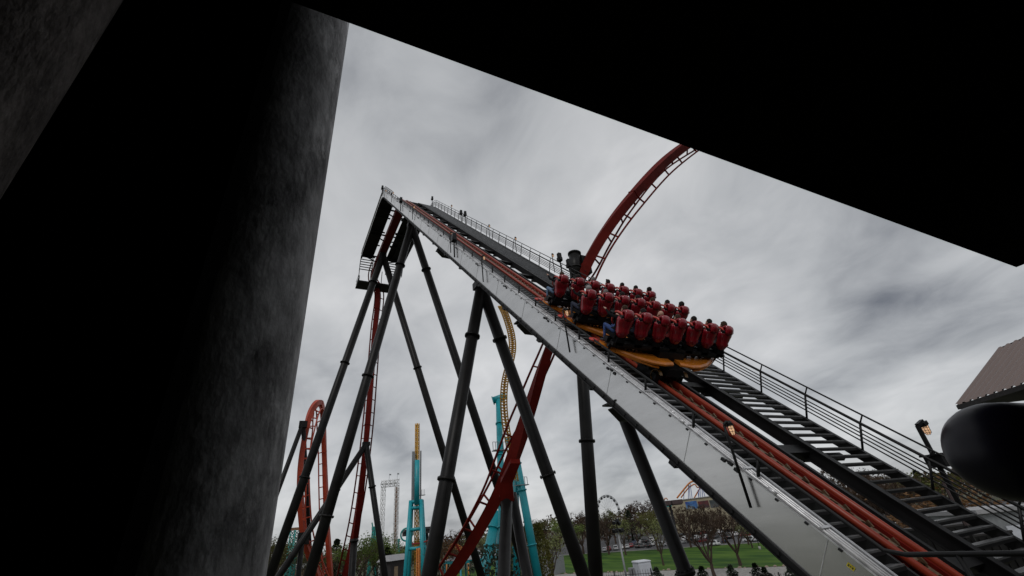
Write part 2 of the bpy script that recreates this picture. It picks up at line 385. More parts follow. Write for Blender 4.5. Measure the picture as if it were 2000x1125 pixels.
# ------------------------------------------------------------------ the station around the camera
def station():
    # round column at the left: right limb on the line (684,40)-(515,1125)
    def limb(px0, py0, dist, rad):
        r = ray(px0, py0); h = Vector((r.x, r.y, 0)).normalized()
        side = Vector((-h.y, h.x, 0))                       # to the left seen from the camera
        c = h * math.sqrt(dist * dist - 0) + side * 0
        tang = h * math.sqrt(max(dist * dist - rad * rad, 0))
        return tang + side * rad
    c = limb(605, 560, 1.75, 0.29)
    mb = MB(); n = 96
    mb.tube([(c.x, c.y, CAM.z - 1.6), (c.x, c.y, CAM.z - .4), (c.x, c.y, CAM.z + 1), (c.x, c.y, CAM.z + 2.6), (c.x, c.y, CAM.z + 4.2)], 0.29, n)
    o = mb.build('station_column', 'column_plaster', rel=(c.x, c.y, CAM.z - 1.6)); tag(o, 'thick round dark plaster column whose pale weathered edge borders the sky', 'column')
    wx = at_y(400, 560, 1.2).x; mb = MB(); mb.box(((-8.7 + wx) / 2, 1.22, CAM.z + .3), (wx + 8.7, .2, 4.4)); o = mb.build('light_block_wall', 'station_black'); tag(o, 'added black wall left of the thick column, blocking light and standing for shade', 'wall')  # added wall: keeps light off the column and stands for its shaded side
    c = limb(118, 200, 1.05, 0.19)
    mb = MB(); mb.tube([(c.x, c.y, CAM.z - 1.6), (c.x, c.y, CAM.z + 4.2)], 0.19, n)
    o = mb.build('station_column', 'column_plaster_shaded', rel=(c.x, c.y, CAM.z - 1.6)); tag(o, 'dim dark column at the far left in front of the thicker column', 'column')
    # roof slab overhead: its front edge runs across the slope
    ze = CAM.z + 2.3
    A = at_z(700, 51.3, ze); B = at_z(1985, 522, ze)
    y = (A.y + B.y) / 2
    mb = MB()
    x0, x1 = -9.0, B.x
    e = (B - A); e.z = 0; e.normalize(); back = Vector((e.y, -e.x, 0))
    if back.y > 0: back = -back
    P0 = A - e * 12; P1 = B
    for z0, z1 in ((ze, ze + .5),):
        i = len(mb.v)
        for p in (P0, P1, P1 + back * 12, P0 + back * 12):
            mb.v.append(Vector((p.x, p.y, z0))); mb.v.append(Vector((p.x, p.y, z1)))
        mb.face((i, i + 2, i + 4, i + 6)); mb.face((i + 7, i + 5, i + 3, i + 1))
        for k in range(4):
            a = i + 2 * k; b = i + 2 * ((k + 1) % 4); mb.face((a, a + 1, b + 1, b))
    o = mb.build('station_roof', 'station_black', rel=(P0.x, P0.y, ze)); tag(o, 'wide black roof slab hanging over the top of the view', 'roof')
    # parapet roof edge on the right half (underside steps down a little)
    # unseen deck and walls behind and below the camera, added to shut out light
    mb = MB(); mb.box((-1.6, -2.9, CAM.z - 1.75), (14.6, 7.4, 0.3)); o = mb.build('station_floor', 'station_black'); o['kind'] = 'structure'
    mb = MB(); mb.box((-1.6, -6.7, CAM.z + .3), (14.6, 0.25, 4.4)); o = mb.build('light_block_wall', 'station_black'); tag(o, 'unseen black wall added behind the viewer to keep light out', 'wall')
    mb = MB(); mb.box((-8.9, -2.2, CAM.z + .3), (0.25, 8.8, 4.4)); o = mb.build('light_block_wall', 'station_black'); tag(o, 'unseen black side wall added beyond the columns to keep light out', 'wall')
    mb = MB(); mb.box((5.6, -2.9, CAM.z + .3), (0.25, 7.2, 4.4)); o = mb.build('light_block_wall', 'station_black'); tag(o, 'unseen black side wall added behind the rounded housing to block light', 'wall')
    # blurred rounded dark housing at the right edge
    base = at(1985, 880, 1.68)
    dirn = (at(1830, 884, 1.60) - base).normalized()
    mb = MB(); prof = [(-.16, .165), (.0, .17), (.06, .168), (.10, .160), (.135, .145), (.165, .122), (.188, .092), (.203, .058), (.209, .028), (.2105, .004)]
    mb.tube([base + dirn * a * 1.08 for a, _ in prof], [b * 1.06 for _, b in prof], 40)
    hs = empty('lamp_housing', base, 'big rounded black housing jutting in at the right edge', 'lamp housing')
    mb.build('shell', 'housing_black', hs); 
    for ch in hs.children: ch.location = -base
    mb = MB(); q = base - dirn * .16
    mb.tube([q, q - dirn * .35, q - dirn * .9, q - dirn * 1.6 - Vector((0, 0, .4))], .05, 12); o = mb.build('bracket', 'black_paint', hs); o.location = -base
station()

# ------------------------------------------------------------------ the lift hill
ORG = CAM + ray(1500, 898) * 10.5688 + Vector((0.3435, 0, 0))   # on the track centre line
UX = Vector((1, 0, 0)); UU = Vector((0, math.cos(SL), math.sin(SL))); UW = Vector((0, -math.sin(SL), math.cos(SL)))
S1, RC, LH = 55.8, 4.0, 14.5
ARC = RC * SL
def frame(s):
    """point and (tangent, normal) of the lift centre line, s metres from ORG; slope, crest bend, level top"""
    if s <= S1: return ORG + UU * s, UU, UW
    c = ORG + UU * S1 - UW * RC
    if s <= S1 + ARC:
        a = (s - S1) / RC; b = SL - a
        t = Vector((0, math.cos(b), math.sin(b))); w = Vector((0, -math.sin(b), math.cos(b)))
        return c + w * RC, t, w
    return c + Vector((0, s - S1 - ARC, RC)), Vector((0, 1, 0)), Vector((0, 0, 1))
def lp(a, s, n):
    p, t, w = frame(s); return p + UX * a + w * n
def srange(s0, s1, step=6.0):
    out = [s0]; s = s0
    while s < s1 - 1e-6:
        inarc = S1 - .01 <= s < S1 + ARC - .01
        nx = min(s1, s + (ARC / 8 if inarc else step))
        if s < S1 - .02 and nx > S1: nx = S1
        if S1 - .02 <= s < S1 + ARC - .02 and nx > S1 + ARC: nx = S1 + ARC
        out.append(nx); s = nx
    return out
def strip(mb, a0, a1, n0, n1, s0, s1, step=6.0):
    rings = [[lp(a0, s, n0), lp(a1, s, n0), lp(a1, s, n1), lp(a0, s, n1)] for s in srange(s0, s1, step)]
    return mb.loft(rings, smooth=False)
def stube(mb, a, n, r, s0, s1, seg=10):
    return mb.tube([lp(a, s, n) for s in srange(s0, s1)], r, seg)
SB, SE = -7.0, S1 + ARC + LH
lift = empty('lift_hill', ORG, 'long grey sided coaster lift hill climbing from lower right to its crest', 'lift hill')
def part(mb, name, mats, parent=None, **kw):
    o = mb.build(name, mats, parent or lift); 
    if (parent or lift) is lift: o.location = -ORG
    return o
AL0, AL1 = -2.75, -0.76        # left walkway
AR0, AR1 = 2.10, 4.25          # right walkway
# outer grey side panel of the left walkway with its dark bottom chord
mb = MB(); strip(mb, AL0 - .02, AL0 + .02, -.24, .535, SB, SE); panel = part(mb, 'side_panel', 'panel_paint')
mb = MB()
sj = SB + 1.2
while sj < SE - 1:
    p0 = lp(AL0 - .024, sj, -.235); p1 = lp(AL0 - .024, sj + .14, .53); mb.bar(p0, p1, .012, .006, up=(1, 0, 0))
    sj += 3.05
strip(mb, AL0 - .10, AL0 + .06, .538, .56, SB, SE)
o = mb.build('panel_flange', 'galvanised', panel)
mb = MB(); strip(mb, AL0 - .07, AL0 + .10, -.345, -.243, SB, SE); strip(mb, AL0 - .11, AL0 + .14, -.37, -.348, SB, SE)
s = SB + .4
while s < SE: mb.box(lp(AL0 - .085, s, -.295), (.03, .05, .05)); s += .5
part(mb, 'bottom_chord', 'walkway_steel')
# conduits lying on the flange
mb = MB()
for a, n, r in ((AL0 - .06, .592, .026), (AL0 + .02, .590, .024), (AL0 + .09, .592, .026)):
    stube(mb, a, n, r, SB, SE, 8)
s = SB
while s < SE:
    mb.box(lp(AL0 + .02, s, .625), (.24, .05, .02), Matrix.Rotation(SL, 3, 'X')); s += 1.5
s = SB + .7
while s < S1:
    mb.tube([lp(AL0 - .06, s, .592), lp(AL0 - .06, s + .18, .592)], .036, 8); mb.tube([lp(AL0 + .02, s + .4, .590), lp(AL0 + .02, s + .55, .590)], .034, 8); s += 2.3
part(mb, 'conduit', 'galvanised')
mb = MB(); strip(mb, AL0 + .15, AL0 + .175, .55, .625, SB, SE); strip(mb, AL0 + .24, AL0 + .265, .54, .60, SB, SE); part(mb, 'cable_tray', 'galvanised')
# panel clips and bolts along the flange
mb = MB(); s = SB + .3
while s < S1:
    mb.box(lp(AL0 - .115, s, .53), (.03, .06, .035), Matrix.Rotation(SL, 3, 'X')); s += .55
s = SB + 2
while s < S1:
    for k in range(3): mb.box(lp(AL0 - .12, s + k * .16, .50 + .03 * (k % 2)), (.05, .10, .06), Matrix.Rotation(SL, 3, 'X'))
    s += 4.1
part(mb, 'cable_clip', 'black_paint')
# left handrail: tube and short posts; it runs level towards the station at the foot
mb = MB(); hp = [lp(AL0, s, .915) for s in reversed(srange(-3.26, SE))]
q = hp[-1]; hp += [q + Vector((.02, -.25, -.06)), q + Vector((.03, -1.2, -.06)), q + Vector((.03, -5, -.06))]
mb.tube(hp, .034, 8)
s = -1.28
while s < SE: mb.tube([lp(AL0 + .03, s, .50), lp(AL0 + .0, s + .16, .915)], .034, 6); s += 1.66
mb.tube([q + Vector((.03, -.85, -.06)), q + Vector((.03, -.98, -1.2))], .035, 8)
part(mb, 'handrail', 'walkway_steel')
# treads
def treads(a0, a1, s0, s1, step, count, m='tread_steel'):
    """the nearest treads are parts of their own, the rest of the flight one part"""
    mb = MB(); one = MB(); w = a1 - a0
    one.box((0, 0, -.03), (w, .23, .035)); one.cur = 1; one.box((0, -.11, -.079), (w, .02, .058)); me = one.mesh('tread', m, 'walkway_steel')
    s = s0; k = 0
    while s < min(s1, S1 - .1):
        c = lp((a0 + a1) / 2, s, 0)
        if k < count:
            o = bpy.data.objects.new('tread', me); col.objects.link(o); o.parent = lift; o.location = c - ORG
        else:
            mb.box(c + Vector((0, 0, -.03)), (w, .23, .035)); mb.cur = 1; mb.box(c + Vector((0, -.11, -.079)), (w, .02, .058)); mb.cur = 0
        s += step; k += 1
    o = part(mb, 'upper_treads', [m, 'walkway_steel']); o['kind'] = 'stuff'
    mb = MB(); strip(mb, a0 if a0 < 0 else 1.15, a1 if a0 > 0 else -1.05, -.06, -.03, S1, SE); part(mb, 'crest_deck', 'walkway_steel')
treads(AL0 + .12, AL1, -5.2, S1, .33, 45); treads(AR0 + .09, AR1 - .09, -5.2, S1, .33, 55)
# stringers
mb = MB()
strip(mb, AL1 + .002, AL1 + .08, -.98, .02, SB, S1); strip(mb, -1.05, -.97, -.22, .02, S1, SE); part(mb, 'stringer', 'walkway_steel')  # inner stringer deepened into a dark sheet standing in for shade on the spine
mb = MB(); strip(mb, AR0 - .03, AR0 + .06, -.29, .02, SB, SE); strip(mb, AR0 - .12, AR0 + .11, .023, .045, SB, SE); strip(mb, AR0 - .12, AR0 + .11, -.315, -.293, SB, SE); part(mb, 'stringer', 'walkway_steel')
mb = MB(); strip(mb, AR1 - .05, AR1 + .03, -.24, .02, SB, SE); strip(mb, AR1 - .09, AR1 + .07, .023, .04, SB, SE); part(mb, 'stringer', 'walkway_steel')
mb = MB(); strip(mb, .74, .86, -.18, .0, SB, SE); part(mb, 'conduit_beam', 'walkway_steel')
# cross beams tying walkways to the track
mb = MB(); s = -3.05; br = Matrix.Rotation(SL, 3, 'X')
while s < SE:
    p, t, w = frame(s); ang = math.atan2(t.z, t.y); rt = Matrix.Rotation(ang, 3, 'X')
    mb.box(lp(1.50, s, -.22), (1.22, .34, .22), rt); mb.box(lp(3.15, s, -.42), (2.0, .2, .14), rt); mb.box(lp(-1.75, s, -.42), (2.1, .2, .14), rt)
    s += 3.6
part(mb, 'cross_beam', 'walkway_steel')
# outer handrail of the right walkway
mb = MB(); AH = AR1 + .06
stube(mb, AH, .95, .026, SB, SE, 6); stube(mb, AH, .70, .042, SB, SE, 6)
for n in (.55, .45, .355, .25): stube(mb, AH, n, .020, SB, SE, 6)
part(mb, 'handrail', 'walkway_steel')
s = -4.6
while s < SE:
    mb = MB(); mb.tube([lp(AH, s - .25, -.05), lp(AH, s + .12, .70)], .032, 6); mb.tube([lp(AH, s + .12, .70), lp(AH, s + .16, .95)], .022, 6); part(mb, 'rail_post', 'walkway_steel'); s += 1.68
# curled hoop where the right rail ends at the crest
# running rails, ties, spine and the chain trough
SD = SE + 1.5
for a in (-.345, .355):
    mb = MB(); stube(mb, a, .0, .075, SB, SD, 14); part(mb, 'rail', 'red_rail')
mb = MB(); strip(mb, -.27, -.20, -.17, -.02, SB, SE); strip(mb, .21, .28, -.17, -.02, SB, SE); part(mb, 'chain_trough', 'red_track')
mb = MB(); strip(mb, -.11, -.02, -.10, -.06, SB, SE); s = SB
while s < S1: mb.box(lp(-.065, s, -.05), (.12, .16, .05), br); s += .32
part(mb, 'lift_chain', 'chain')
mb = MB(); strip(mb, .05, .10, -.12, -.05, SB, SE); s = SB
while s < S1: mb.box(lp(.075, s, -.03), (.05, .14, .06), Matrix.Rotation(SL + .35, 3, 'X')); s += .45
part(mb, 'ratchet_strip', 'chain')
mb = MB(); s = SB + .5
while s < SE:
    p, t, w = frame(s); rt = Matrix.Rotation(math.atan2(t.z, t.y), 3, 'X')
    mb.box(lp(0, s, -.16), (.74, .10, .16), rt); s += 1.2
part(mb, 'track_tie', 'red_track')
mb = MB(); strip(mb, -.50, .50, -1.15, -.25, SB, SD); part(mb, 'spine', 'red_track')
# netting under the track
mb = MB(); s = SB
while s < 6:
    for k in range(2):
        a0, a1 = (-.74, -.40) if k else (.42, .74)
        mb.bar(lp(a0, s, -.12), lp(a1, s + .34, -.12), .006); mb.bar(lp(a1, s, -.12), lp(a0, s + .34, -.12), .006)
        mb.bar(lp(a0, s + .17, -.12), lp(a1, s + .51, -.12), .006); mb.bar(lp(a1, s + .17, -.12), lp(a0, s + .51, -.12), .006)
    s += .085
part(mb, 'safety_net', 'galvanised')
# yellow warning sticker near the foot
P = lp(AL0 - .027, -3.02, .37); ev = UU
def sticker():
    mb = MB(); mb.bar(P - ev * .055, P + ev * .055, .065, .004, up=(1, 0, 0)); st = part(mb, 'warning_sticker', 'sticker_yellow', panel); 
    mb = MB()
    for k in range(3): mb.box(P + ev * (.03 - .03 * k) + Vector((-.0035, 0, 0)), (.003, .018, .03 if k != 1 else .02), br)
    mb.build('warning_text', 'ink', st)
sticker()
# support outriggers poking out below the side panel
mb = MB()
for px, py in ((860, 497), (1022, 645), (1208, 815)):
    r = ray(px, py); tt = (ORG.x + AL0 + .2 - CAM.x) / r.x; p = CAM + r * tt - Vector((0, 0, -.06))
    mb.loft([[p + Vector((-.22, -.12, .16)), p + Vector((-.22, .12, .16)), p + Vector((-.22, .12, .19)), p + Vector((-.22, -.12, .19))],
             [p + Vector((.2, -.2, -.12)), p + Vector((.2, .25, -.12)), p + Vector((.2, .25, .30)), p + Vector((.2, -.2, .30))],
             [p + Vector((2.4, -.25, -.15)), p + Vector((2.4, .25, -.15)), p + Vector((2.4, .25, .30)), p + Vector((2.4, -.25, .30))]], smooth=False)
    mb.box(p + Vector((.0, 0, .33)), (.5, .6, .05))
part(mb, 'outrigger', 'walkway_steel')
# descending steps and hung service platform past the level top
mb = MB(); pe = lp(0, SE, 0)
for k in range(5):
    for a0, a1 in ((AL0, AL1), (AR0 - .6, AR1)):
        mb.box(pe + Vector(((a0 + a1) / 2, .25 + .2 * k, -.35 - .36 * k)), (a1 - a0, .2, .06))
for a in (AL0, AL1, AR0 - .6, AR1):
    mb.bar(pe + Vector((a, .1, -.1)), pe + Vector((a, 1.2, -2.1)), .07, .25)
    for h in (.5, 1.0): mb.bar(pe + Vector((a, .1, -.1 + h)), pe + Vector((a, 1.2, -2.1 + h)), .05)
part(mb, 'end_stair', 'walkway_steel')
mb = MB(); pz = pe + Vector((0, 2.4, -4.0))
mb.box(pz + Vector((.4, 0, 0)), (6.4, 2.6, .22)); mb.box(pz + Vector((-2.6, 0, .6)), (.06, 2.4, 1.0)); mb.box(pz + Vector((3.4, 0, .6)), (.06, 2.4, 1.0))
for sx in (-2.75, -.9, .9, 3.5):
    mb.bar(pz + Vector((sx, -1.2, -.1)), pz + Vector((sx, -1.6, 2.2)), .10)
for h in (.6, 1.2): mb.bar(pz + Vector((-2.75, -1.3, h)), pz + Vector((-2.75, 1.3, h)), .05); mb.bar(pz + Vector((-2.75, 1.3, h)), pz + Vector((3.5, 1.3, h)), .05)
part(mb, 'service_platform', 'walkway_steel')
# side rails of the level top (pickets above the panel)
mb = MB(); s = S1 - 6
while s < SE:
    mb.tube([lp(AL0, s, .5), lp(AL0, s, 1.15)], .03, 5); s += .9
stube(mb, AL0, 1.15, .03, S1 - 6, SE, 6)
part(mb, 'crest_rail', 'walkway_steel')
mb = MB(); k = 0; c0 = lp(AH, S1 + ARC + .3, 0)
hoop = [c0 + Vector((0, .2 + .9 * math.sin(x) * 1.0, .95 * math.cos(x))) for x in [i * math.pi / 12 for i in range(7)]]
mb.tube(hoop, .03, 6); part(mb, 'end_hoop', 'walkway_steel')
# under-deck braces seen from below at the level top
mb = MB(); s = S1 + ARC + 1
while s < SE:
    mb.bar(lp(AL0, s, -.33), lp(-.4, s + .6, -.95), .14); mb.bar(lp(AR1, s, -.33), lp(.4, s + .6, -.95), .14); mb.bar(lp(AL0, s, -.28), lp(AR1, s, -.28), .18); s += 6.2
part(mb, 'deck_brace', 'walkway_steel')

# ------------------------------------------------------------------ lamps and floodlights on the lift
def make_lamp():
    r0 = empty('walkway_lamp', (0, 0, 0), 'x', 'lamp', 'caged lamps along the lift hill walkways')
    mb = MB(); mb.tube([(0, 0, 0), (0, 0, 1.30), (0, 0, 1.50)], .028, 8); mb.build('post', 'walkway_steel', r0)
    mb = MB(); mb.tube([(0, 0, 1.48), (.03, .0, 1.58), (.10, 0, 1.62), (.17, 0, 1.60)], [.04, .045, .05, .055], 10); mb.tube([(.17, 0, 1.65), (.19, 0, 1.52)], [.06, .105], 12); mb.tube([(.19, 0, 1.52), (.192, 0, 1.49)], .108, 12)
    hd = mb.build('lamp_head', 'walkway_steel', r0); hd.scale = (.68,) * 3; hd.location = (0, 0, 1.49 * .32)
    mb = MB(); mb.tube([(.19, 0, 1.49), (.20, 0, 1.36), (.203, 0, 1.27), (.204, 0, 1.24)], [.07, .068, .055, .03], 12); mb.build('bulb', 'bulb', hd)
    mb = MB()
    for k in range(6):
        a = k * math.pi / 3; c, s_ = math.cos(a), math.sin(a)
        mb.tube([(.19 + .088 * c, .088 * s_, 1.49), (.20 + .086 * c, .086 * s_, 1.36), (.203 + .05 * c, .05 * s_, 1.23)], .007, 4)
    for z, rr in ((1.42, .088), (1.33, .084)):
        mb.tube([(.2 + rr * math.cos(2 * math.pi * i / 12), rr * math.sin(2 * math.pi * i / 12), z) for i in range(13)], .007, 4)
    mb.build('cage', 'black_paint', hd)
    return r0
def make_flood():
    r0 = empty('floodlight', (0, 0, 0), 'x', 'floodlight', 'floodlights on the lift hill rails')
    mb = MB(); mb.tube([(0, 0, 0), (0, 0, 1.25)], .045, 8); mb.build('post', 'walkway_steel', r0)
    mb = MB(); mb.box((0, 0, 1.30), (.30, .28, .26)); mb.box((.02, 0, 1.62), (.24, .22, .34)); mb.box((0, -.16, 1.3), (.22, .05, .18)); mb.build('lamp_head', 'black_paint', r0)
    return r0
lamp0, flood0 = make_lamp(), make_flood(); LU = [lamp0]; FU = [flood0]
def place(proto, used, px, py, a, h, label, rz=0, sc=1.0):
    """stand a copy so that its top shows at photo pixel (px,py), on the lift edge a"""
    r = ray(px, py); tt = (ORG.x + a - CAM.x) / r.x; top = CAM + r * tt
    o = proto if used else copy_tree(proto)
    if used: used.pop()
    o.location = top - Vector((0, 0, h * sc)); o.rotation_euler = (0, 0, rz); o.scale = (sc,) * 3; o['label'] = label
    return o
for px, py, lab in ((1410, 818, 'lit caged lamp on the grey side panel below the train'), (1098, 600, 'lit caged lamp on the grey panel just left of the train'),
                    (940, 497, 'caged lamp over the middle support frame of the lift'), (879, 452, 'caged lamp above the panel a little below the crest'), (806, 401, 'caged lamp beside the red rails at the crest'),
                    (766, 374, 'second caged lamp back from the tip of the crest panel'), (752, 370, 'caged lamp nearest the tip of the crest panel')):
    place(lamp0, LU, px, py, AL0 - .14, 1.65, lab, R(-20), 1.0)
for px, py, lab in ((1183, 543, 'lit caged lamp standing up behind the front row of seats'), (1077, 493, 'caged lamp on the far handrail just above the train'), (1005, 461, 'caged lamp on the far handrail halfway up the upper slope'),
                    (954, 437, 'caged lamp on the far handrail two thirds up the slope'), (881, 399, 'topmost caged lamp on the far handrail')):
    place(lamp0, LU, px, py, AR1 + .14, 1.65, lab, R(20), 1.0)
for px, py, a, lab in ((844, 384, AR1 + .14, 'twin box floodlight at the very top of the far handrail'), (900, 411, AR1 + .14, 'upper box floodlight of the pair on the far handrail'), (908, 413, AR1 + .14, 'lower box floodlight of the pair on the far handrail'),
                       (1091, 495, AR1 + .14, 'grey box floodlight on the far handrail beside the black column top'), (1109, 507, AR1 + .14, 'small floodlight right in front of the black column top'),
                       (886, 456, AL0 - .12, 'box floodlight on the grey panel between two lamps'), (783, 386, AL0 - .12, 'box floodlight on the crest panel'), (747, 363, AL0 - .12, 'box floodlight on the tip of the crest panel')):
    place(flood0, FU, px, py, a, 1.79, lab)
# the larger lamp on a bracket beside the right walkway
def big_lamp():
    r = ray(1790, 828); tt = (ORG.x + AR1 + .5 - CAM.x) / r.x; top = CAM + r * tt; b = top - Vector((0, 0, 1.6))
    r0 = empty('bracket_lamp', b, 'lit square headed lamp on a bracket beside the lower right handrail', 'lamp')
    mb = MB(); mb.bar((0, 0, -.6), (0, 0, 1.55), .09); mb.bar((0, 0, 1.55), (.42, 0, 1.68), .09, .1); mb.build('post', 'walkway_steel', r0)
    mb = MB(); mb.box((.36, 0, 1.60), (.34, .24, .14), Matrix.Rotation(R(-18), 3, 'Y')); hd = mb.build('lamp_head', 'walkway_steel', r0); hd.scale = (.74,) * 3; hd.location = (.38 * .26, 0, 1.6 * .26)
    mb = MB(); mb.tube([(.38, 0, 1.53), (.39, 0, 1.30), (.39, 0, 1.22)], [.11, .10, .05], 14); mb.build('bulb', 'bulb', hd)
    mb = MB()
    for k in range(8):
        a = k * math.pi / 4; mb.tube([(.38 + .125 * math.cos(a), .125 * math.sin(a), 1.54), (.39 + .115 * math.cos(a), .115 * math.sin(a), 1.30), (.39 + .05 * math.cos(a), .05 * math.sin(a), 1.2)], .008, 4)
    for z in (1.46, 1.36, 1.28): mb.tube([(.388 + .12 * math.cos(2 * math.pi * i / 12), .12 * math.sin(2 * math.pi * i / 12), z) for i in range(13)], .008, 4)
    mb.build('cage', 'black_paint', hd)
    mb = MB(); mb.box((.3, 0, .62), (.85, .4, .28)); mb.box((.3, 0, .78), (1.0, .5, .04)); mb.build('junction_box', 'black_paint', r0)
big_lamp()

# ------------------------------------------------------------------ steel supports
def flange(mb, p, d, r):
    d = d.normalized(); mb.tube([p - d * .06, p + d * .06], r * 1.32, 20)
    x = d.orthogonal().normalized(); y = d.cross(x)
    for k in range(12):
        a = k * math.pi / 6; c = p + (x * math.cos(a) + y * math.sin(a)) * r * 1.18; mb.tube([c - d * .10, c + d * .10], .03, 5)
def leg(top, foot, r, parent, fl=(0.1, 0.45, .8), name='leg', m='black_steel'):
    mb = MB(); mb.tube([top, foot], r, 24); o = mb.build(name, m, parent); o.location = -parent.location
    if fl:
        for f in fl:
            mb = MB(); flange(mb, top.lerp(foot, f), foot - top, r); mb.build('flange', m, o)
    return o
def aframe(apex, pixels, r, label, name='lift_support', Y=None, fl=(.12, .40, .66, .9), group='black A shaped supports of the lift hill', foot_z=0.0):
    e = empty(name, Vector((apex.x, apex.y, 0)), label, 'support', group)
    for (px, py) in pixels:
        q = at_y(px, py, apex.y - CAM.y) if Y is None else Y(px, py); d = q - apex; foot = apex + d * ((foot_z - apex.z) / d.z)
        leg(apex, foot, r, e, fl)
    mb = MB(); mb.box(apex + Vector((0, 0, .05)), (1.0, .7, .5)); o = mb.build('cap', 'black_steel', e); o.location = -e.location
    return e
def on_x(px, py, a):
    r = ray(px, py); return CAM + r * ((ORG.x + a - CAM.x) / r.x)
aframe(on_x(804, 441, 0), [(604, 1125), (1031, 1125)], .43, 'tall black A shaped support standing under the crest of the lift', fl=(.13, .42, .68, .9))
aframe(on_x(940, 560, 0), [(838, 1125), (1140, 1125)], .37, 'shorter wide black A shaped support under the middle of the lift', fl=(.14, .45, .75))
ap2 = at_z(748, 498, lp(0, SE, 0).z - 1.9)
aframe(ap2, [(527, 1125), (940, 1125)], .48, 'farthest black A shaped support holding the level top of the lift', fl=(.1, .35, .62, .88))
ap5 = on_x(1213, 800, 0)
e = empty('support_column', Vector((ap5.x, ap5.y, 0)), 'slanting black column under the lower lift beside the street lamp', 'support', 'single black support columns')
q = at_y(1342, 1125, ap5.y); d = q - ap5; leg(ap5, ap5 + d * (-ap5.z / d.z), .225, e, (.33, .75))

def coaster_track(name, pts, normals, label, m='red_track', spine=.55, gauge=1.05, off=.95, rail=.11, tie=2.2, railm=None, cat='coaster track', group=None, tw=.08):
    """box spine with two rails held on its normal side"""
    n = 8; P = catmull(pts, n); NN = catmull(normals, n)
    e = empty(name, P[0], label, cat, group)
    fr = []
    for i, p in enumerate(P):
        t = (P[min(i + 1, len(P) - 1)] - P[max(i - 1, 0)]).normalized(); w = NN[i] - t * NN[i].dot(t); w.normalize(); b = t.cross(w); fr.append((p, t, w, b))
    mb = MB(); h = spine
    mb.loft([[p + b * (-h * .62) + w * (-h), p + b * (h * .62) + w * (-h), p + b * (h * .62) + w * h * .5, p + b * (-h * .62) + w * h * .5] for p, t, w, b in fr], smooth=False)
    o = mb.build('spine', m, e); o.location = -e.location
    for sgn in (-1, 1):
        mb = MB(); mb.tube([p + b * (sgn * gauge / 2) + w * off for p, t, w, b in fr], rail, 10); o = mb.build('rail', railm or m, e); o.location = -e.location
    mb = MB(); acc = 0; last = fr[0][0]; fl = MB(); c2 = 0
    for p, t, w, b in fr:
        acc += (p - last).length; last = p
        if acc >= tie:
            acc = 0; c2 += 1; mb = MB()
            for sgn in (-1, 1):
                mb.bar(p + b * (sgn * h * .4) + w * (h * .3), p + b * (sgn * gauge / 2) + w * off, tw, tw, up=t)
            o = mb.build('tie', railm or m, e); o.location = -e.location
            if c2 % 5 == 0:
                fl = MB(); fl.loft([[q + b * (-h * .70) + w * (-h * 1.08), q + b * (h * .70) + w * (-h * 1.08), q + b * (h * .70) + w * h * .58, q + b * (-h * .70) + w * h * .58] for q in (p - t * .06, p + t * .06)], smooth=False); o = fl.build('joint_flange', m, e); o.location = -e.location
    return e, fr
VX, VY, VZ = Vector((1, 0, 0)), Vector((0, 1, 0)), Vector((0, 0, 1))
RT = (Vector((M[0][0], M[1][0], M[2][0]))); UPV = Vector((M[0][1], M[1][1], M[2][1])); FW = Vector((M[0][2], M[1][2], M[2][2]))
# first drop, hanging from the end of the level top
top = lp(0, SD, -.4)
coaster_track('drop_track', [top + Vector((0, 0, .1)), top + Vector((0, 2.2, -1.2)), at(739, 575, 73.5), at(733, 640, 71), at(726, 730, 67), at(718, 830, 63), at(708, 930, 60.5), at(697, 1015, 59.5), at(684, 1085, 60), at(664, 1170, 61.5)],
              [VZ, (VZ + VY), FW - RT * .15, FW - RT * .2, FW - RT * .22, FW - RT * .25, FW - RT * .4, FW * .9 - RT * .6 + UPV * .1, FW * .6 - RT * .8 + UPV * .3, FW * .4 - RT + UPV * .4],
              'nearly vertical red drop track falling from the crest', spine=.60, gauge=1.45, off=.8, rail=.10, tie=1.5, tw=.10)
# the big arc: immelmann that passes behind the train and dives to the lower left
AP = [at(1520, 205, 52), at(1440, 232, 49), at(1372, 266, 46), at(1300, 318, 43), at(1232, 392, 40), at(1185, 455, 38), at(1150, 515, 36.5), at(1115, 585, 35), at(1085, 650, 34), at(1062, 710, 33.2), at(1032, 800, 32.5), at(1000, 890, 32), at(972, 960, 32), at(935, 1030, 32.5), at(895, 1095, 33.5), at(845, 1165, 35)]
def edge_on(i, th):
    t = (AP[i + 1] - AP[max(i - 1, 0)]).normalized(); v = (AP[i] - CAM).normalized(); w = t.cross(v).normalized()
    if w.dot(RT) < 0: w = -w
    return w * math.cos(th) + v * math.sin(th)
coaster_track('arc_track', AP,
              [edge_on(0, .25), edge_on(1, .25), edge_on(2, .2), edge_on(3, .75), edge_on(4, .55), edge_on(5, .25), edge_on(6, .2), (RT * .7 + FW * .9), (RT * .2 + FW), (RT * 0 + FW), (RT * -.45 + UPV * .1 + FW), (RT * -1 + UPV * .4 + FW * .7), (RT * -1 + UPV * .5 + FW * .4), (RT * -1 + UPV * .6 + FW * .3), (RT * -1 + UPV * .8 + FW * .3), (RT * -1 + UPV * .8 + FW * .3)],
              'great dark red track arc sweeping behind the train and down to the lower left', spine=.54, gauge=1.15, off=.92, rail=.085, tie=2.4, tw=.11)
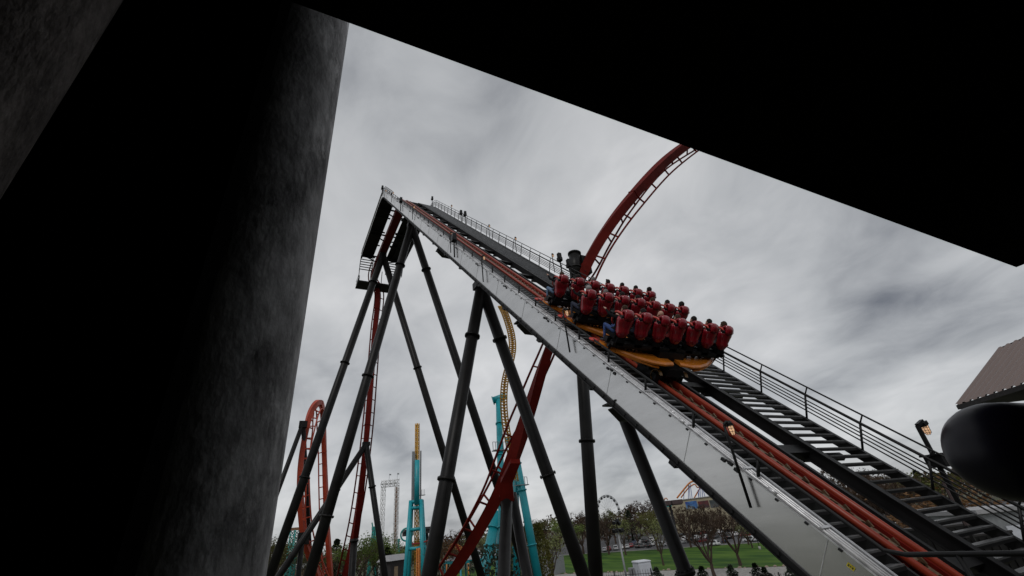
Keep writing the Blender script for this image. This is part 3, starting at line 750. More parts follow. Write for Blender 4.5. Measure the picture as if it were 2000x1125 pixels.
# column that carries the arc behind the train, with its drum head
tp = at(1122, 498, 36.8); ft = at(1164, 1125, 25.5)
d = ft - tp; ft = tp + d * (-tp.z / d.z)
e = empty('support_column', Vector((ft.x, ft.y, 0)), 'tall black column with drum head that holds the red arc', 'support', 'single black support columns')
leg(tp, ft, .42, e, (.12, .47, .8))
mb = MB(); dn = (ft - tp).normalized(); mb.tube([tp - dn * .1, tp + dn * 2.3], .48, 24); mb.tube([tp - dn * .16, tp - dn * .02], .56, 24); mb.tube([tp + dn * 1.25, tp + dn * 1.4], .56, 24); mb.box(tp + Vector((.75, 0, -1.0)), (.8, .9, 1.6)); o = mb.build('drum_head', 'black_steel', e); o.location = -e.location
# post under the low end of the arc
tp = at(990, 972, 31.0); ft = at(984, 1125, 26.5); d = ft - tp; ft = tp + d * (-tp.z / d.z)
e = empty('support_post', Vector((ft.x, ft.y, 0)), 'stout black post bolted under the low dark red track', 'support')
leg(tp, ft, .40, e, ())
mb = MB(); dn = (ft - tp).normalized(); flange(mb, tp + dn * .05, dn, .42); o = mb.build('flange', 'red_track', e); o.location = -e.location
mb = MB(); q = tp + RT * -.1 + UPV * 1.0
mb.loft([[tp + RT * a + FW * b for a, b in ((-.5, -.5), (.5, -.5), (.5, .5), (-.5, .5))], [tp + UPV * 1.2 + RT * (a - .1) + FW * b for a, b in ((-.35, -.4), (.5, -.4), (.5, .4), (-.35, .4))], [tp + UPV * 2.6 + RT * (a + .55) + FW * b for a, b in ((-.3, -.4), (.4, -.4), (.4, .4), (-.3, .4))]], smooth=False)
o = mb.build('saddle', 'red_track', e); o.location = -e.location
# second leg behind that post
tp = at(1000, 965, 33); ft = at(1030, 1125, 29); d = ft - tp; ft = tp + d * (-tp.z / d.z)
leg(tp, ft, .36, e, (.4,))
# small A frame under the drop track and the short pillar below it
ap = at(715, 868, 60.2)
def YP(px, py): return at_y(px, py, ap.y)
aframe(ap, [(545, 1125), (752, 1125)], .38, 'small black A shaped support bracing the vertical red drop', Y=YP, fl=(.22, .75), name='drop_support', group='black supports of the red track')
tp = at(692, 1052, 58.2); e = empty('support_post', Vector((tp.x, tp.y, 0)), 'short black pillar under the foot of the red drop', 'support', 'black supports of the red track')
leg(tp, Vector((tp.x, tp.y, 0)), .45, e, (.02,))
# far left loop seen nearly edge on
coaster_track('loop_track', [at(650, 1190, 66), at(628, 1140, 66), at(610, 1095, 66), at(596, 1050, 66), at(590, 1000, 66.5), at(588, 940, 67.5), at(591, 890, 69), at(600, 838, 71), at(608, 806, 73), at(619, 788, 75), at(628, 793, 77), at(631, 832, 78), at(633, 890, 77.5), at(635, 950, 76), at(637, 1010, 74.5), at(641, 1070, 73), at(645, 1130, 72), at(650, 1200, 71)],
              [RT * .8 + UPV * .6, RT * .8 + UPV * .5, RT + UPV * .4, RT + UPV * .2 - FW * .2, RT - FW * .2, RT - UPV * .1 + FW * .1, RT - UPV * .2 + FW * .3, RT * .8 - UPV * .3 + FW * .5, RT * .6 - UPV + FW * .3, -UPV + FW * .1, -UPV - FW * .3, -UPV * .4 - FW, -FW + RT * .1, -FW, -FW, -FW, -FW + UPV * .2, -FW + UPV * .3],
              'bright orange red loop of track seen almost edge on at the left', m='orange_red', spine=.52, gauge=1.25, off=1.0, rail=.11, tie=1.5, tw=.15)
tp = at(592, 826, 70); e = empty('loop_support', Vector((tp.x, tp.y, 0)), 'black leaning props behind the top of the edge on loop', 'support', 'black supports of the red track')
for px, py, dp in ((533, 985, 64), (601, 1000, 70)):
    q = at(px, py, dp); d = q - tp; leg(tp, tp + d * (-tp.z / d.z), .34, e, (.5,))
mb = MB(); mb.box(at(592, 829, 70), (1.2, .8, 1.0)); o = mb.build('cap', 'black_steel', e); o.location = -e.location
tp = at(590, 1055, 63.5); e = empty('loop_support', Vector((tp.x, tp.y, 0)), 'low black props at the foot of the edge on loop', 'support', 'black supports of the red track')
for px, py, dp in ((543, 1125, 60), (580, 1150, 62)):
    q = at(px, py, dp); d = q - tp; leg(tp, tp + d * (-tp.z / d.z), .36, e, (.5,))
mb = MB(); mb.box(at(592, 1052, 64.5), (1.6, 1.6, 1.6)); o = mb.build('cap', 'black_steel', e); o.location = -e.location

# ------------------------------------------------------------------ the train
ROWS = (4.12, 6.17, 8.08)
train = empty('coaster_train', ORG + UU * 4.12, 'three row roller coaster train with red seats and orange wings climbing the lift', 'coaster train', rot=(SL, 0, 0))
PITCH = .733; NSEAT = 7
def seat_mesh():
    mb = MB(); rings = []
    # (z, half width, back y, front y)
    prof = [(1.235, .085, .02, .16), (1.27, .135, -.02, .17), (1.36, .165, -.055, .17), (1.46, .185, -.10, .16), (1.53, .195, -.055, .16), (1.66, .235, -.045, .16), (1.78, .262, -.045, .15), (1.85, .265, -.03, .15), (1.89, .22, -.0, .15)]
    for z, hw, yb, yf in prof:
        rings.append([(-hw, yb + .06, z), (-hw * .72, yb + .012, z), (-hw * .3, yb - .012, z), (hw * .3, yb - .012, z), (hw * .72, yb + .012, z), (hw, yb + .06, z), (hw * 1.04, yf, z), (hw * .6, yf + .05, z), (-hw * .6, yf + .05, z), (-hw * 1.04, yf, z)])
    mb.loft(rings); return mb.mesh('seat', 'seat_red')
def hump_mesh():
    mb = MB(); rings = []
    for i in range(13):                                   # headrest: a thick upright disc that tops the back
        a = -math.pi * .12 + math.pi * 1.24 * i / 12
        c = Vector((0, math.cos(a) * .12 + .07, 1.92 + math.sin(a) * .17)); o = Vector((0, math.cos(a), math.sin(a)))
        rings.append([c + o * .02 + Vector((-.155, 0, 0)), c - o * .055 + Vector((-.16, 0, 0)), c - o * .055 + Vector((.16, 0, 0)), c + o * .02 + Vector((.155, 0, 0)), c + o * .045 + Vector((.07, 0, 0)), c + o * .045 + Vector((-.07, 0, 0))])
    mb.loft(rings); mb.ell((0, .07, 1.93), (.12, .11, .15)); return mb.mesh('headrest', 'seat_red')
def bar_mesh(sx):
    mb = MB(); mb.tube([(sx * .19, .02, 1.90), (sx * .20, .12, 1.985), (sx * .20, .30, 1.975), (sx * .19, .42, 1.92), (sx * .17, .50, 1.80), (sx * .13, .52, 1.62), (sx * .06, .48, 1.50)], [.032, .036, .036, .036, .032, .028, .024], 10)
    return mb.mesh('shoulder_bar', 'restraint_red')
def pivot_mesh(sx):
    mb = MB(); mb.tube([(sx * .12, .04, 1.90), (sx * .25, .04, 1.90)], .055, 12); return mb.mesh('pivot', 'black_paint')
def grip_mesh(sx):
    mb = MB(); mb.tube([(sx * .20, .40, 1.935), (sx * .185, .47, 1.86), (sx * .17, .505, 1.78)], .05, 10); return mb.mesh('grip', 'black_paint')
def base_mesh():
    mb = MB(); mb.box((0, .30, 1.24), (.44, .46, .10)); mb.box((0, .12, 1.12), (.30, .24, .24)); mb.box((0, .5, 1.25), (.12, .16, .14)); mb.box((0, .15, 1.55), (.36, .05, .5))
    mb.bar((-.12, .15, 1.05), (-.16, .3, .62), .04); mb.bar((.12, .15, 1.05), (.16, .3, .62), .04)
    return mb.mesh('seat_base', 'cloth_black')
SM = (seat_mesh(), (('headrest', hump_mesh()), ('shoulder_bar', bar_mesh(-1)), ('shoulder_bar', bar_mesh(1)), ('pivot', pivot_mesh(-1)), ('pivot', pivot_mesh(1)), ('grip', grip_mesh(-1)), ('grip', grip_mesh(1)), ('seat_base', base_mesh())))
ROWNAME = ('rear', 'middle', 'front')
def new(name, me, parent, loc=(0, 0, 0), rot=None):
    o = bpy.data.objects.new(name, me); col.objects.link(o); o.parent = parent; o.location = loc
    if rot: o.rotation_euler = rot
    return o
def wing_mesh(sx):
    mb = MB(); rings = []
    for x, yr, yf in ((.15, -.36, .55), (.6, -.46, .6), (1.0, -.40, .62), (1.5, -.22, .64), (2.0, .08, .66), (2.4, .34, .68), (2.66, .52, .70)):
        z = .76 + .05 * max(0, x - .9) ** 1.8; th = .05; dr = .05
        rings.append([(sx * x, yr, z - th - dr), (sx * x, yf, z - th), (sx * x, yf, z), (sx * x, yr + .06, z), (sx * x, yr, z - dr)])
    mb.loft(rings, smooth=False)
    rings = []
    for x, yr in ((.75, -.40), (1.05, -.38), (1.45, -.24), (1.9, -.02), (2.3, .22), (2.5, .36)):
        z = .58 + .10 * max(0, x - .55) ** 1.25; rings.append([(sx * x, yr, z - .05), (sx * x, yr + .34, z + .02), (sx * x, yr + .34, z + .06), (sx * x, yr, z)])
    mb.loft(rings, smooth=False)
    return mb.mesh('wing', 'wing_orange')
WM = (wing_mesh(-1), wing_mesh(1))
def tip_mesh(sx):
    mb = MB(); mb.ell((sx * 2.70, .60, .90), (.17, .15, .05)); return mb.mesh('wing_tip', 'restraint_red')
TMm = (tip_mesh(-1), tip_mesh(1))
def chassis_mesh():
    mb = MB()
    mb.box((0, .35, 1.06), (5.0, .18, .16)); mb.box((0, .05, 1.04), (4.9, .10, .10)); mb.box((0, .45, .78), (1.1, 1.0, .4)); mb.box((0, .25, .42), (.62, 1.3, .26))
    for x in [i * .36 - 2.34 for i in range(14)]:
        mb.bar((x, .35, 1.0), (x * .72, .35, .62), .05); mb.bar((x, .08, 1.02), (x + .2, .30, .84), .04); mb.bar((x, .2, 1.1), (x - .1, .2, .86), .07)
    for sx in (-1, 1):
        mb.bar((sx * .3, .35, .8), (sx * 2.4, .35, 1.02), .16, .14); mb.box((sx * 1.5, .32, .98), (1.7, .34, .2))
    return mb.mesh('chassis', 'black_paint')
CM = chassis_mesh()
def bogie_mesh():
    mb = MB()
    for sx in (-1, 1):
        mb.box((sx * .52, .2, .12), (.16, .9, .3)); mb.box((sx * .36, .2, .34), (.3, .7, .16))
    mb.tube([(-.6, .2, .3), (.6, .2, .3)], .06, 10)
    return mb.mesh('bogie', 'black_paint')
BG = bogie_mesh()
def wheel_mesh():
    mb = MB(); mb.tube([(-.05, 0, 0), (.05, 0, 0)], .15, 20); mb.tube([(-.06, 0, 0), (.06, 0, 0)], .05, 10); return mb.mesh('wheel', 'tyre')
WH = wheel_mesh()
def guard_mesh():
    mb = MB(); rings = []
    for i in range(9):
        a = R(-60 + 210 * i / 8); o = Vector((0, math.cos(a), math.sin(a)))
        rings.append([o * .19 + Vector((-.06, 0, 0)), o * .19 + Vector((.06, 0, 0)), o * .21 + Vector((.06, 0, 0)), o * .21 + Vector((-.06, 0, 0))])
    mb.loft(rings, smooth=False); return mb.mesh('wheel_guard', 'guard_ochre')
GM = guard_mesh()
for ri, y in enumerate(ROWS):
    y0 = y - ROWS[0]
    new('chassis', CM, train, (0, y0, 0))
    bg = new('bogie', BG, train, (0, y0, 0))
    for sx in (-1, 1):
        for dy in (-.1, .5): new('wheel', WH, bg, (sx * .36, dy, .22))
        new('wheel_guard', GM, bg, (sx * .56, -.22, .22))
    for k in (0, 1):
        wg = new('wing', WM[k], train, (0, y0, 0)); new('wing_tip', TMm[k], wg)
    for i in range(NSEAT):
        st = new('seat', SM[0], train, ((i - 3) * PITCH, y0, 0))
        for nm, me in SM[1]: new(nm, me, st)

# ------------------------------------------------------------------ riders: each body one continuous mesh, grown from a remeshed figure
def cap(mb, pts, rs, n=12):
    mb.tube(pts, rs, n)
    for p, r in zip(pts, rs): mb.ell(p, (r, r, r), None, 10, 7)
def rider_mesh(v):
    """seated figure, hips at the origin of the seat (train axes: y forward, z out of the track)"""
    mb = MB(); z0 = 1.31; rr = random.Random(v); up = v == 3
    # pelvis, trunk, neck
    mb.loft([[(hw * math.cos(a), yc + dp * math.sin(a), z) for a in [2 * math.pi * k / 14 for k in range(14)]] for z, hw, dp, yc in
             ((z0, .15, .10, .30), (z0 + .10, .175, .125, .29), (z0 + .22, .155, .11, .28), (z0 + .36, .175, .12, .27), (z0 + .48, .185, .115, .27), (z0 + .545, .13, .09, .27), (z0 + .58, .06, .06, .275))])
    for sx in (-1, 1): mb.ell((sx * .17, .27, z0 + .50), (.075, .075, .07))
    cap(mb, [(0, .275, z0 + .54), (0, .285, z0 + .64)], [.062, .056])
    hz = z0 + .76
    mb.ell((0, .285, hz + .025), (.078, .098, .105)); mb.ell((0, .325, hz - .045), (.062, .062, .068)); mb.ell((0, .372, hz - .085), (.032, .024, .024))
    mb.ell((0, .392, hz - .01), (.013, .022, .026), Matrix.Rotation(R(-15), 3, 'X'))
    for sx in (-1, 1): mb.ell((sx * .080, .275, hz - .005), (.014, .022, .034))
    mb.ell((0, .386, hz - .055), (.026, .012, .009))
    # arms to the grips on the bars
    for sx in (-1, 1):
        sh = Vector((sx * .195, .275, z0 + .49))
        if up and sx < 0: el = Vector((sx * .30, .52, z0 + .50)); wr = Vector((sx * .28, .76, z0 + .57))
        else: el = Vector((sx * (.27 + .02 * (v % 2)), .46, z0 + .33)); wr = Vector((sx * .20, .64, z0 + (.44 + .03 * (v % 3))))
        cap(mb, [sh, sh.lerp(el, .5), el], [.056, .050, .042]); cap(mb, [el, el.lerp(wr, .5), wr], [.042, .038, .028])
        dh = (wr - el).normalized(); lat = Vector((-sx, 0, 0)); hp = wr + dh * .055
        dn = dh.cross(lat).normalized()
        if dn.z > 0: dn = -dn
        rot = Matrix((lat, dh, lat.cross(dh))).transposed()
        mb.ell(hp, (.040, .050, .016), rot)
        for k, ln in enumerate((.060, .070, .066, .052)):
            b = hp + lat * (-.030 + .020 * k) + dh * .042; m_ = b + dh * ln * .55 + dn * .012; t_ = m_ + dn * ln * .5 - dh * .004
            cap(mb, [b, m_, t_], [.0105, .0098, .0088], 8)
        b = hp + lat * .036 - dh * .01; cap(mb, [b, b + lat * .022 + dh * .022, b + lat * .024 + dh * .045 + dn * .012], [.012, .0105, .009], 8)
    # legs: thighs along the seat, shanks hanging
    for sx in (-1, 1):
        hipj = Vector((sx * .095, .33, z0 + .06)); kn = Vector((sx * (.14 + .02 * (v % 2)), .74, z0 + .09)); an = kn + Vector((sx * .01, -.20 + .06 * (v % 3), -.40))
        cap(mb, [hipj, hipj.lerp(kn, .5), kn], [.088, .076, .058]); cap(mb, [kn, kn.lerp(an, .35), an], [.057, .055, .038])
        f = Vector((0, .8, -.25)).normalized(); cap(mb, [an + Vector((0, -.03, -.045)), an + f * .09 + Vector((0, 0, -.04)), an + f * .18 + Vector((0, 0, -.035))], [.042, .042, .034])
    me = mb.mesh('rm', 'skin'); o = bpy.data.objects.new('rm', me); col.objects.link(o)
    md = o.modifiers.new('r', 'REMESH'); md.mode = 'VOXEL'; md.voxel_size = .0115; md.use_smooth_shade = True
    sm = o.modifiers.new('s', 'SMOOTH'); sm.factor = .4; sm.iterations = 2
    dg = bpy.context.evaluated_depsgraph_get(); dg.update(); ev = o.evaluated_get(dg)
    out = bpy.data.meshes.new_from_object(ev); bpy.data.objects.remove(o)
    out.name = 'person'; out.materials.clear()
    for k in ('skin', 'cloth_black', 'jeans', 'shoe'): out.materials.append(MT[k])
    # material by place on the body
    hzl = z0 + .565
    for p in out.polygons:
        c = p.center; p.use_smooth = True
        if c.z > hzl and abs(c.x) < .12: p.material_index = 0
        elif c.y > .655 and c.z > z0 + .35 and abs(c.x) > .06 and not (up and c.x < 0 and c.y < .77): p.material_index = 0
        elif c.z < z0 - .33: p.material_index = 3
        elif c.z < z0 + .185 and (c.y > .40 or c.z < z0 + .10): p.material_index = 2
        else: p.material_index = 1
    return out
RM = [rider_mesh(v) for v in range(4)]
def hair_mesh(kind):
    mb = MB(); hz = 1.31 + .76; b = Vector((0, .278, hz + .035)); nu, nv = 22, 10; rr = random.Random(5)
    for i in range(nv + 1):
        th = math.pi * (.50 if kind == 'short' else .56) * i / nv
        for k in range(nu):
            ph = 2 * math.pi * k / nu
            drop = 1.0 + (.30 if math.sin(ph) < -.1 else (-.22 if math.sin(ph) > .5 else .0)) * (i / nv)
            t2 = th * drop; q = 1 + .07 * mnoise.noise(Vector((ph * 2.1, th * 3.1, 1)))
            s_ = (.089, .109, .112) if kind != 'bushy' else (.104, .122, .128)
            mb.v.append(b + Vector((s_[0] * math.sin(t2) * math.cos(ph) * q, s_[1] * math.sin(t2) * math.sin(ph) * q, s_[2] * math.cos(t2) * q)))
    for i in range(nv):
        for k in range(nu): mb.face((i * nu + k, (i + 1) * nu + k, (i + 1) * nu + (k + 1) % nu, i * nu + (k + 1) % nu), True)
    mb.face([nv * nu + k for k in range(nu)])
    return mb.mesh('hair', 'hair_dark')
HM = {k: hair_mesh(k) for k in ('short', 'full', 'bushy')}
def cap_mesh():
    mb = MB(); hz = 1.31 + .76; mb.ell((0, .282, hz + .055), (.093, .113, .095), None, 20, 10)
    mb.loft([[(x, .37, hz + .06 - abs(x) * .2), (x, .37 + ln, hz + .045 - abs(x) * .25), (x, .37 + ln, hz + .055 - abs(x) * .25), (x, .37, hz + .072 - abs(x) * .2)] for x, ln in ((-.07, .01), (-.04, .06), (0, .08), (.04, .06), (.07, .01))], smooth=False)
    return mb.mesh('cap', 'cap_grey')
CAPM = cap_mesh()
def eye_mesh():
    mb = MB(); hz = 1.31 + .76
    for sx in (-1, 1): mb.ell((sx * .031, .370, hz + .012), (.012, .010, .009), None, 8, 6)
    return mb.mesh('eyes', 'eye')
EYE = eye_mesh()
ORD = ('leftmost', 'second', 'third', 'fourth', 'fifth', 'sixth', 'rightmost')
# (hair kind, hair colour, top, trousers, variant, description)
RID = [
 [('short', 'hair_brown', 'cloth_black', 'jeans', 3, 'rider in black with blue jeans, arm stretched out, leftmost in the rear row'),
  ('full', 'hair_dark', 'cloth_navy', 'cloth_black', 1, 'dark haired rider in the second seat of the rear row beside the blue jeans'),
  (None, None, 'cloth_black', 'cloth_black', 2, 'shaven headed rider in the third seat of the rear row'),
  ('short', 'hair_brown', 'cloth_red', 'cloth_black', 0, 'brown haired rider in a red top in the centre seat of the rear row'),
  ('full', 'hair_dark', 'cloth_black', 'cloth_black', 1, 'dark haired rider just right of the red top in the rear row'),
  ('short', 'hair_dark', 'cloth_black', 'jeans', 2, 'black haired rider in the second seat from the right of the rear row'),
  ('bushy', 'hair_brown', 'cloth_grey', 'cloth_black', 0, 'bushy brown haired rider in the rightmost seat of the rear row')],
 [('cap', 'cap_grey', 'cloth_black', 'cloth_navy', 3, 'rider in a pale grey cap leftmost in the middle row'),
  ('short', 'hair_grey', 'cloth_navy', 'cloth_black', 0, 'grey haired rider beside the one in the cap in the middle row'),
  ('full', 'hair_dark', 'cloth_grey', 'cloth_black', 1, 'dark haired rider in a grey top third from the left of the middle row'),
  ('short', 'hair_dark', 'cloth_black', 'cloth_black', 2, 'dark haired rider in the centre seat of the middle row'),
  ('full', 'hair_brown', 'cloth_black', 'jeans', 0, 'brown haired rider just right of centre in the middle row'),
  ('full', 'hair_dark', 'cloth_tan', 'cloth_black', 1, 'dark haired rider in a tan top second from the right of the middle row'),
  ('bushy', 'hair_dark', 'cloth_black', 'cloth_black', 2, 'bushy dark haired rider rightmost in the middle row')],
 [('full', 'hair_brown', 'cloth_black', 'jeans_pale', 3, 'rider with pale blue jeans and raised arm leftmost in the front row'),
  ('bushy', 'hair_dark', 'cloth_black', 'cloth_black', 1, 'bushy dark haired rider second from the left of the front row'),
  ('short', 'hair_grey', 'cloth_grey', 'cloth_black', 2, 'grey haired rider third from the left of the front row'),
  ('full', 'hair_dark', 'cloth_navy', 'cloth_black', 0, 'dark haired rider in navy in the centre seat of the front row'),
  ('short', 'hair_dark', 'cloth_black', 'cloth_black', 1, 'dark haired rider just right of centre in the front row'),
  ('full', 'hair_dark', 'cloth_black', 'jeans', 2, 'dark haired rider second from the right of the front row'),
  ('bushy', 'hair_dark', 'cloth_black', 'cloth_black', 0, 'bushy dark haired rider rightmost in the front row')]]
RMAT = Matrix.Rotation(SL, 4, 'X')
for ri, y in enumerate(ROWS):
    for i in range(NSEAT):
        hk, hc, tc_, pc, va, lab = RID[ri][i]
        o = bpy.data.objects.new('person', RM[va]); col.objects.link(o)
        dy = .0; dz = rnd.uniform(-.02, .03)
        o.location = ORG + UU * (y + dy) + UX * ((i - 3) * PITCH) + UW * dz; o.rotation_euler = (SL, 0, 0)
        tag(o, lab, 'person', 'riders on the coaster train')
        for k, mk in ((1, tc_), (2, pc)):
            o.material_slots[k].link = 'OBJECT'; o.material_slots[k].material = MT[mk]
        if hk == 'cap': new('cap', CAPM, o); hk = None
        if hk:
            h = new('hair', HM[hk], o); h.material_slots[0].link = 'OBJECT'; h.material_slots[0].material = MT[hc]
        new('eyes', EYE, o)

# ------------------------------------------------------------------ the gabled building at the right edge
def gable():
    vd = ray(1130, 980); vd.z = 0; vd.normalize()                # ridge direction, away from the viewer
    D = 15.0
    e0 = at(1870, 793, D); e1 = at(1955, 681, D * 1.03)
    rg = [e0, e1]
    back = -vd * 9
    mb = MB(); nn = 112
    up = (e1 - e0); nrm = vd.cross(up).normalized()
    if nrm.z < 0: nrm = -nrm
    b = empty('station_building', Vector((e0.x, e0.y, 0)), 'dark building with a brown ribbed metal roof at the right edge', 'building')
    a_ = []; c_ = []
    for k in range(nn + 1):
        off = (.075 if k % 4 in (0, 1) else 0.0)
        p = e0 + back * (k / nn); a_.append(p + nrm * off); c_.append(p + up + nrm * off)
    for k in range(nn): mb.quad(a_[k], a_[k + 1], c_[k + 1], c_[k])
    fl = up - 2 * up.dot(Vector((0, 0, 1))) * Vector((0, 0, 1))
    other = Vector((up.x, up.y, -up.z))
    mb.quad(e1 + nrm * .05, e1 + back + nrm * .05, e1 + other + back, e1 + other)
    o = mb.build('roof', 'roof_brown', b); o.location = -b.location
    mb = MB(); mb.bar(e0 - nrm * .06, e0 + back - nrm * .06, .16, .14); mb.bar(e0 - nrm * .05, e1 - nrm * .05, .10, .12); o = mb.build('fascia', 'dark_wall', b); o.location = -b.location
    mb = MB(); inn = Vector((up.x, up.y, 0)).normalized()
    mb.quad(e0 - nrm * .1, e0 + back - nrm * .1, e0 + back + inn * 4 - Vector((0, 0, .15)), e0 + inn * 4 - Vector((0, 0, .15)))
    o = mb.build('soffit', 'dark_wall', b); o.location = -b.location
    mb = MB(); w0 = e0 + inn * 1.2 - Vector((0, 0, .25)) - vd * 1.0
    g0 = Vector((0, 0, -(w0.z) + 4.5))
    i = len(mb.v); P4 = [w0, w0 + back, w0 + back + inn * 5, w0 + inn * 5]
    for p in P4: mb.v.append(p); mb.v.append(p + g0)
    for k in range(4):
        a = 2 * k; c = 2 * ((k + 1) % 4); mb.face((a, c, c + 1, a + 1))
    o = mb.build('wall', 'dark_wall', b); o.location = -b.location
    mb = MB(); mb.bar(w0 - inn * .03 - Vector((0, 0, .35)), w0 + back - inn * .03 - Vector((0, 0, .35)), .06, .09); o = mb.build('trim_rail', 'brown_trim', b); o.location = -b.location
gable()

# ------------------------------------------------------------------ trees and plants
def branch(mb, p, d, ln, r, depth, rr, tips, spread=.55, n=5):
    k = 3; pts = [p]; q = p.copy(); dd = d.copy()
    for i in range(k):
        dd = (dd + Vector((rr.uniform(-1, 1), rr.uniform(-1, 1), rr.uniform(-.3, .7))) * .16).normalized(); q = q + dd * ln / k; pts.append(q.copy())
    mb.tube(pts, [r, r * .85, r * .7, r * .55], n if depth < 2 else 3, False)
    if depth >= 4: tips.append((pts[-1], dd)); return
    m = 3 if depth < 2 else rr.choice((2, 3, 3))
    for i in range(m):
        t = rr.uniform(.55, 1.0) if i else 1.0; b = pts[0].lerp(pts[-1], t) if t < 1 else pts[-1]
        nd = (dd + Vector((rr.uniform(-1, 1), rr.uniform(-1, 1), rr.uniform(-.25, .6))) * spread * 1.25).normalized()
        branch(mb, b, nd, ln * rr.uniform(.60, .80), r * .55, depth + 1, rr, tips, spread, n)
    tips.append((pts[-1], dd))
def leafquad(mb, c, s, rr):
    a = Vector((rr.gauss(0, 1), rr.gauss(0, 1), rr.gauss(0, .7))).normalized(); b = a.orthogonal().normalized(); b = (b * math.cos(5.1 * s) + a.cross(b) * math.sin(7 * s)).normalized()
    mb.quad(c - a * s - b * s * .5, c + a * s * .2 - b * s * .6, c + a * s + b * s * .3, c - a * s * .2 + b * s * .6)
def tree_meshes(kind, seed):
    """unit tree 1 m tall (trunk mesh, crown mesh)"""
    rr = random.Random(seed); tb = MB(); cb = MB(); tips = []
    if kind == 'conifer':
        tb.tube([(0, 0, 0), (0, 0, .95)], [.022, .004], 6)
        for i in range(900):
            z = rr.uniform(.08, 1) ; w = (1 - z) ** .8 * .27 * (.8 + .25 * math.sin(z * 40)) + .01; a = rr.uniform(0, 2 * math.pi); q = w * math.sqrt(rr.uniform(.1, 1))
            leafquad(cb, Vector((math.cos(a) * q, math.sin(a) * q, z - q * .25)), .022, rr)
    elif kind == 'hedge':
        tb.tube([(0, 0, 0), (0, 0, .6)], [.03, .01], 6)
        for i in range(2600):
            z = rr.uniform(.02, 1); w = .26 * (1 - max(0, z - .55) ** 1.6 * 2.6) * (.75 + .25 * mnoise.noise(Vector((z * 6, seed, 0)))) ; a = rr.uniform(0, 2 * math.pi); q = w * math.sqrt(rr.uniform(.35, 1)) * (1 + .25 * mnoise.noise(Vector((math.cos(a) * 2, math.sin(a) * 2, z * 5))))
            leafquad(cb, Vector((math.cos(a) * q, math.sin(a) * q, z)), .017, rr)
    elif kind == 'shrub':
        for i in range(7):
            a = rr.uniform(0, 6.3); tb.tube([(0, 0, 0), (.12 * math.cos(a), .12 * math.sin(a), .4), (.3 * math.cos(a), .3 * math.sin(a), .8)], [.02, .014, .004], 4, False)
        for i in range(900):
            a = rr.uniform(0, 6.3); z = rr.uniform(.05, 1); q = .48 * math.sqrt(max(0.05, 1 - (z - .45) ** 2 * 2.5)) * math.sqrt(rr.random()); leafquad(cb, Vector((q * math.cos(a), q * math.sin(a), z)), .03, rr)
    else:
        bare = kind in ('bare',)
        h0 = .22 if not bare else .17
        tb.tube([(0, 0, 0), (.005, 0, h0 * .5), (0, .004, h0)], [.026, .021, .019], 8, False)
        nm = 5 if bare else 4
        for i in range(nm):
            a = 2 * math.pi * i / nm + rr.uniform(-.4, .4); tilt = rr.uniform(.35, .6)
            branch(tb, Vector((0, 0, h0)), Vector((math.cos(a) * tilt, math.sin(a) * tilt, 1)).normalized(), rr.uniform(.26, .33), .013, 1, rr, tips, .5)
        branch(tb, Vector((0, 0, h0)), Vector((0, 0, 1)), .33, .014, 1, rr, tips, .5)
        zmax = max(p.z for p, _ in tips); sc = 1 / zmax
        tb.v = [v * sc for v in tb.v]; tips = [(p * sc, d) for p, d in tips]
        for p, d in tips:
            if bare:
                for k in range(14):
                    e = p + (d + Vector((rr.uniform(-1, 1), rr.uniform(-1, 1), rr.uniform(-.5, .8))) * .8).normalized() * rr.uniform(.035, .075)
                    x = (e - p).cross(Vector((rr.uniform(-1, 1), 1, .2))).normalized() * .0032; cb.tri(p - x, p + x, e)
                    if k < 5: leafquad(cb, e, .008, rr)
            else:
                m_ = {'spring': 16, 'olive': 11, 'rust': 10, 'bud': 7}[kind]
                for k in range(m_):
                    c = p + Vector((rr.gauss(0, .036), rr.gauss(0, .036), rr.gauss(0, .032))); leafquad(cb, c, rr.uniform(.008, .017), rr)
    return tb, cb
TREE = {}
def tree_proto(kind, seed, leaf):
    tb, cb = tree_meshes(kind, seed); TREE[(kind, seed)] = (tb.mesh('trunk', 'bark' if kind != 'bare' else 'twig'), cb.mesh('crown', leaf))
for kind, seeds, leaf in (('conifer', (1, 2), 'leaf_dark'), ('hedge', (3,), 'leaf_hedge'), ('shrub', (4,), 'leaf_dark'), ('bare', (5, 6, 7), 'leaf_brown'), ('spring', (8, 9), 'leaf_spring'), ('olive', (10, 11), 'leaf_olive'), ('rust', (12,), 'leaf_rust'), ('bud', (13, 14), 'leaf_bud')):
    for s_ in seeds: tree_proto(kind, s_, leaf)
KN = {'conifer': ('conifer', 'dark green conifer'), 'hedge': ('columnar_hedge', 'dense olive cypress'), 'shrub': ('shrub', 'dark leafy shrub'), 'bare': ('bare_tree', 'bare brown branching tree'), 'spring': ('spring_tree', 'fresh green leafing tree'), 'olive': ('olive_tree', 'olive green tree'), 'rust': ('rusty_tree', 'rust coloured leafy tree'), 'bud': ('budding_tree', 'pale budding tree')}
def tree(kind, px, ytop, dist, label, group='trees beyond the coaster', width=1.0, base=None):
    """a tree whose top shows at (px, ytop) in the photo, dist metres away, standing on the ground"""
    p = at_dist(px, ytop, dist); g = terr(p.x, p.y) if base is None else base; h = p.z - g
    seeds = [s_ for k, s_ in TREE if k == kind]; sd_ = rnd.choice(seeds)
    o = empty(KN[kind][0], Vector((p.x, p.y, g - .1)), label, 'tree' if kind not in ('shrub', 'hedge') else kind, group, (0, 0, rnd.uniform(0, 6.28)))
    o.scale = (h * width, h * width, h)
    new('trunk', TREE[(kind, sd_)][0], o); new('crown', TREE[(kind, sd_)][1], o); return o
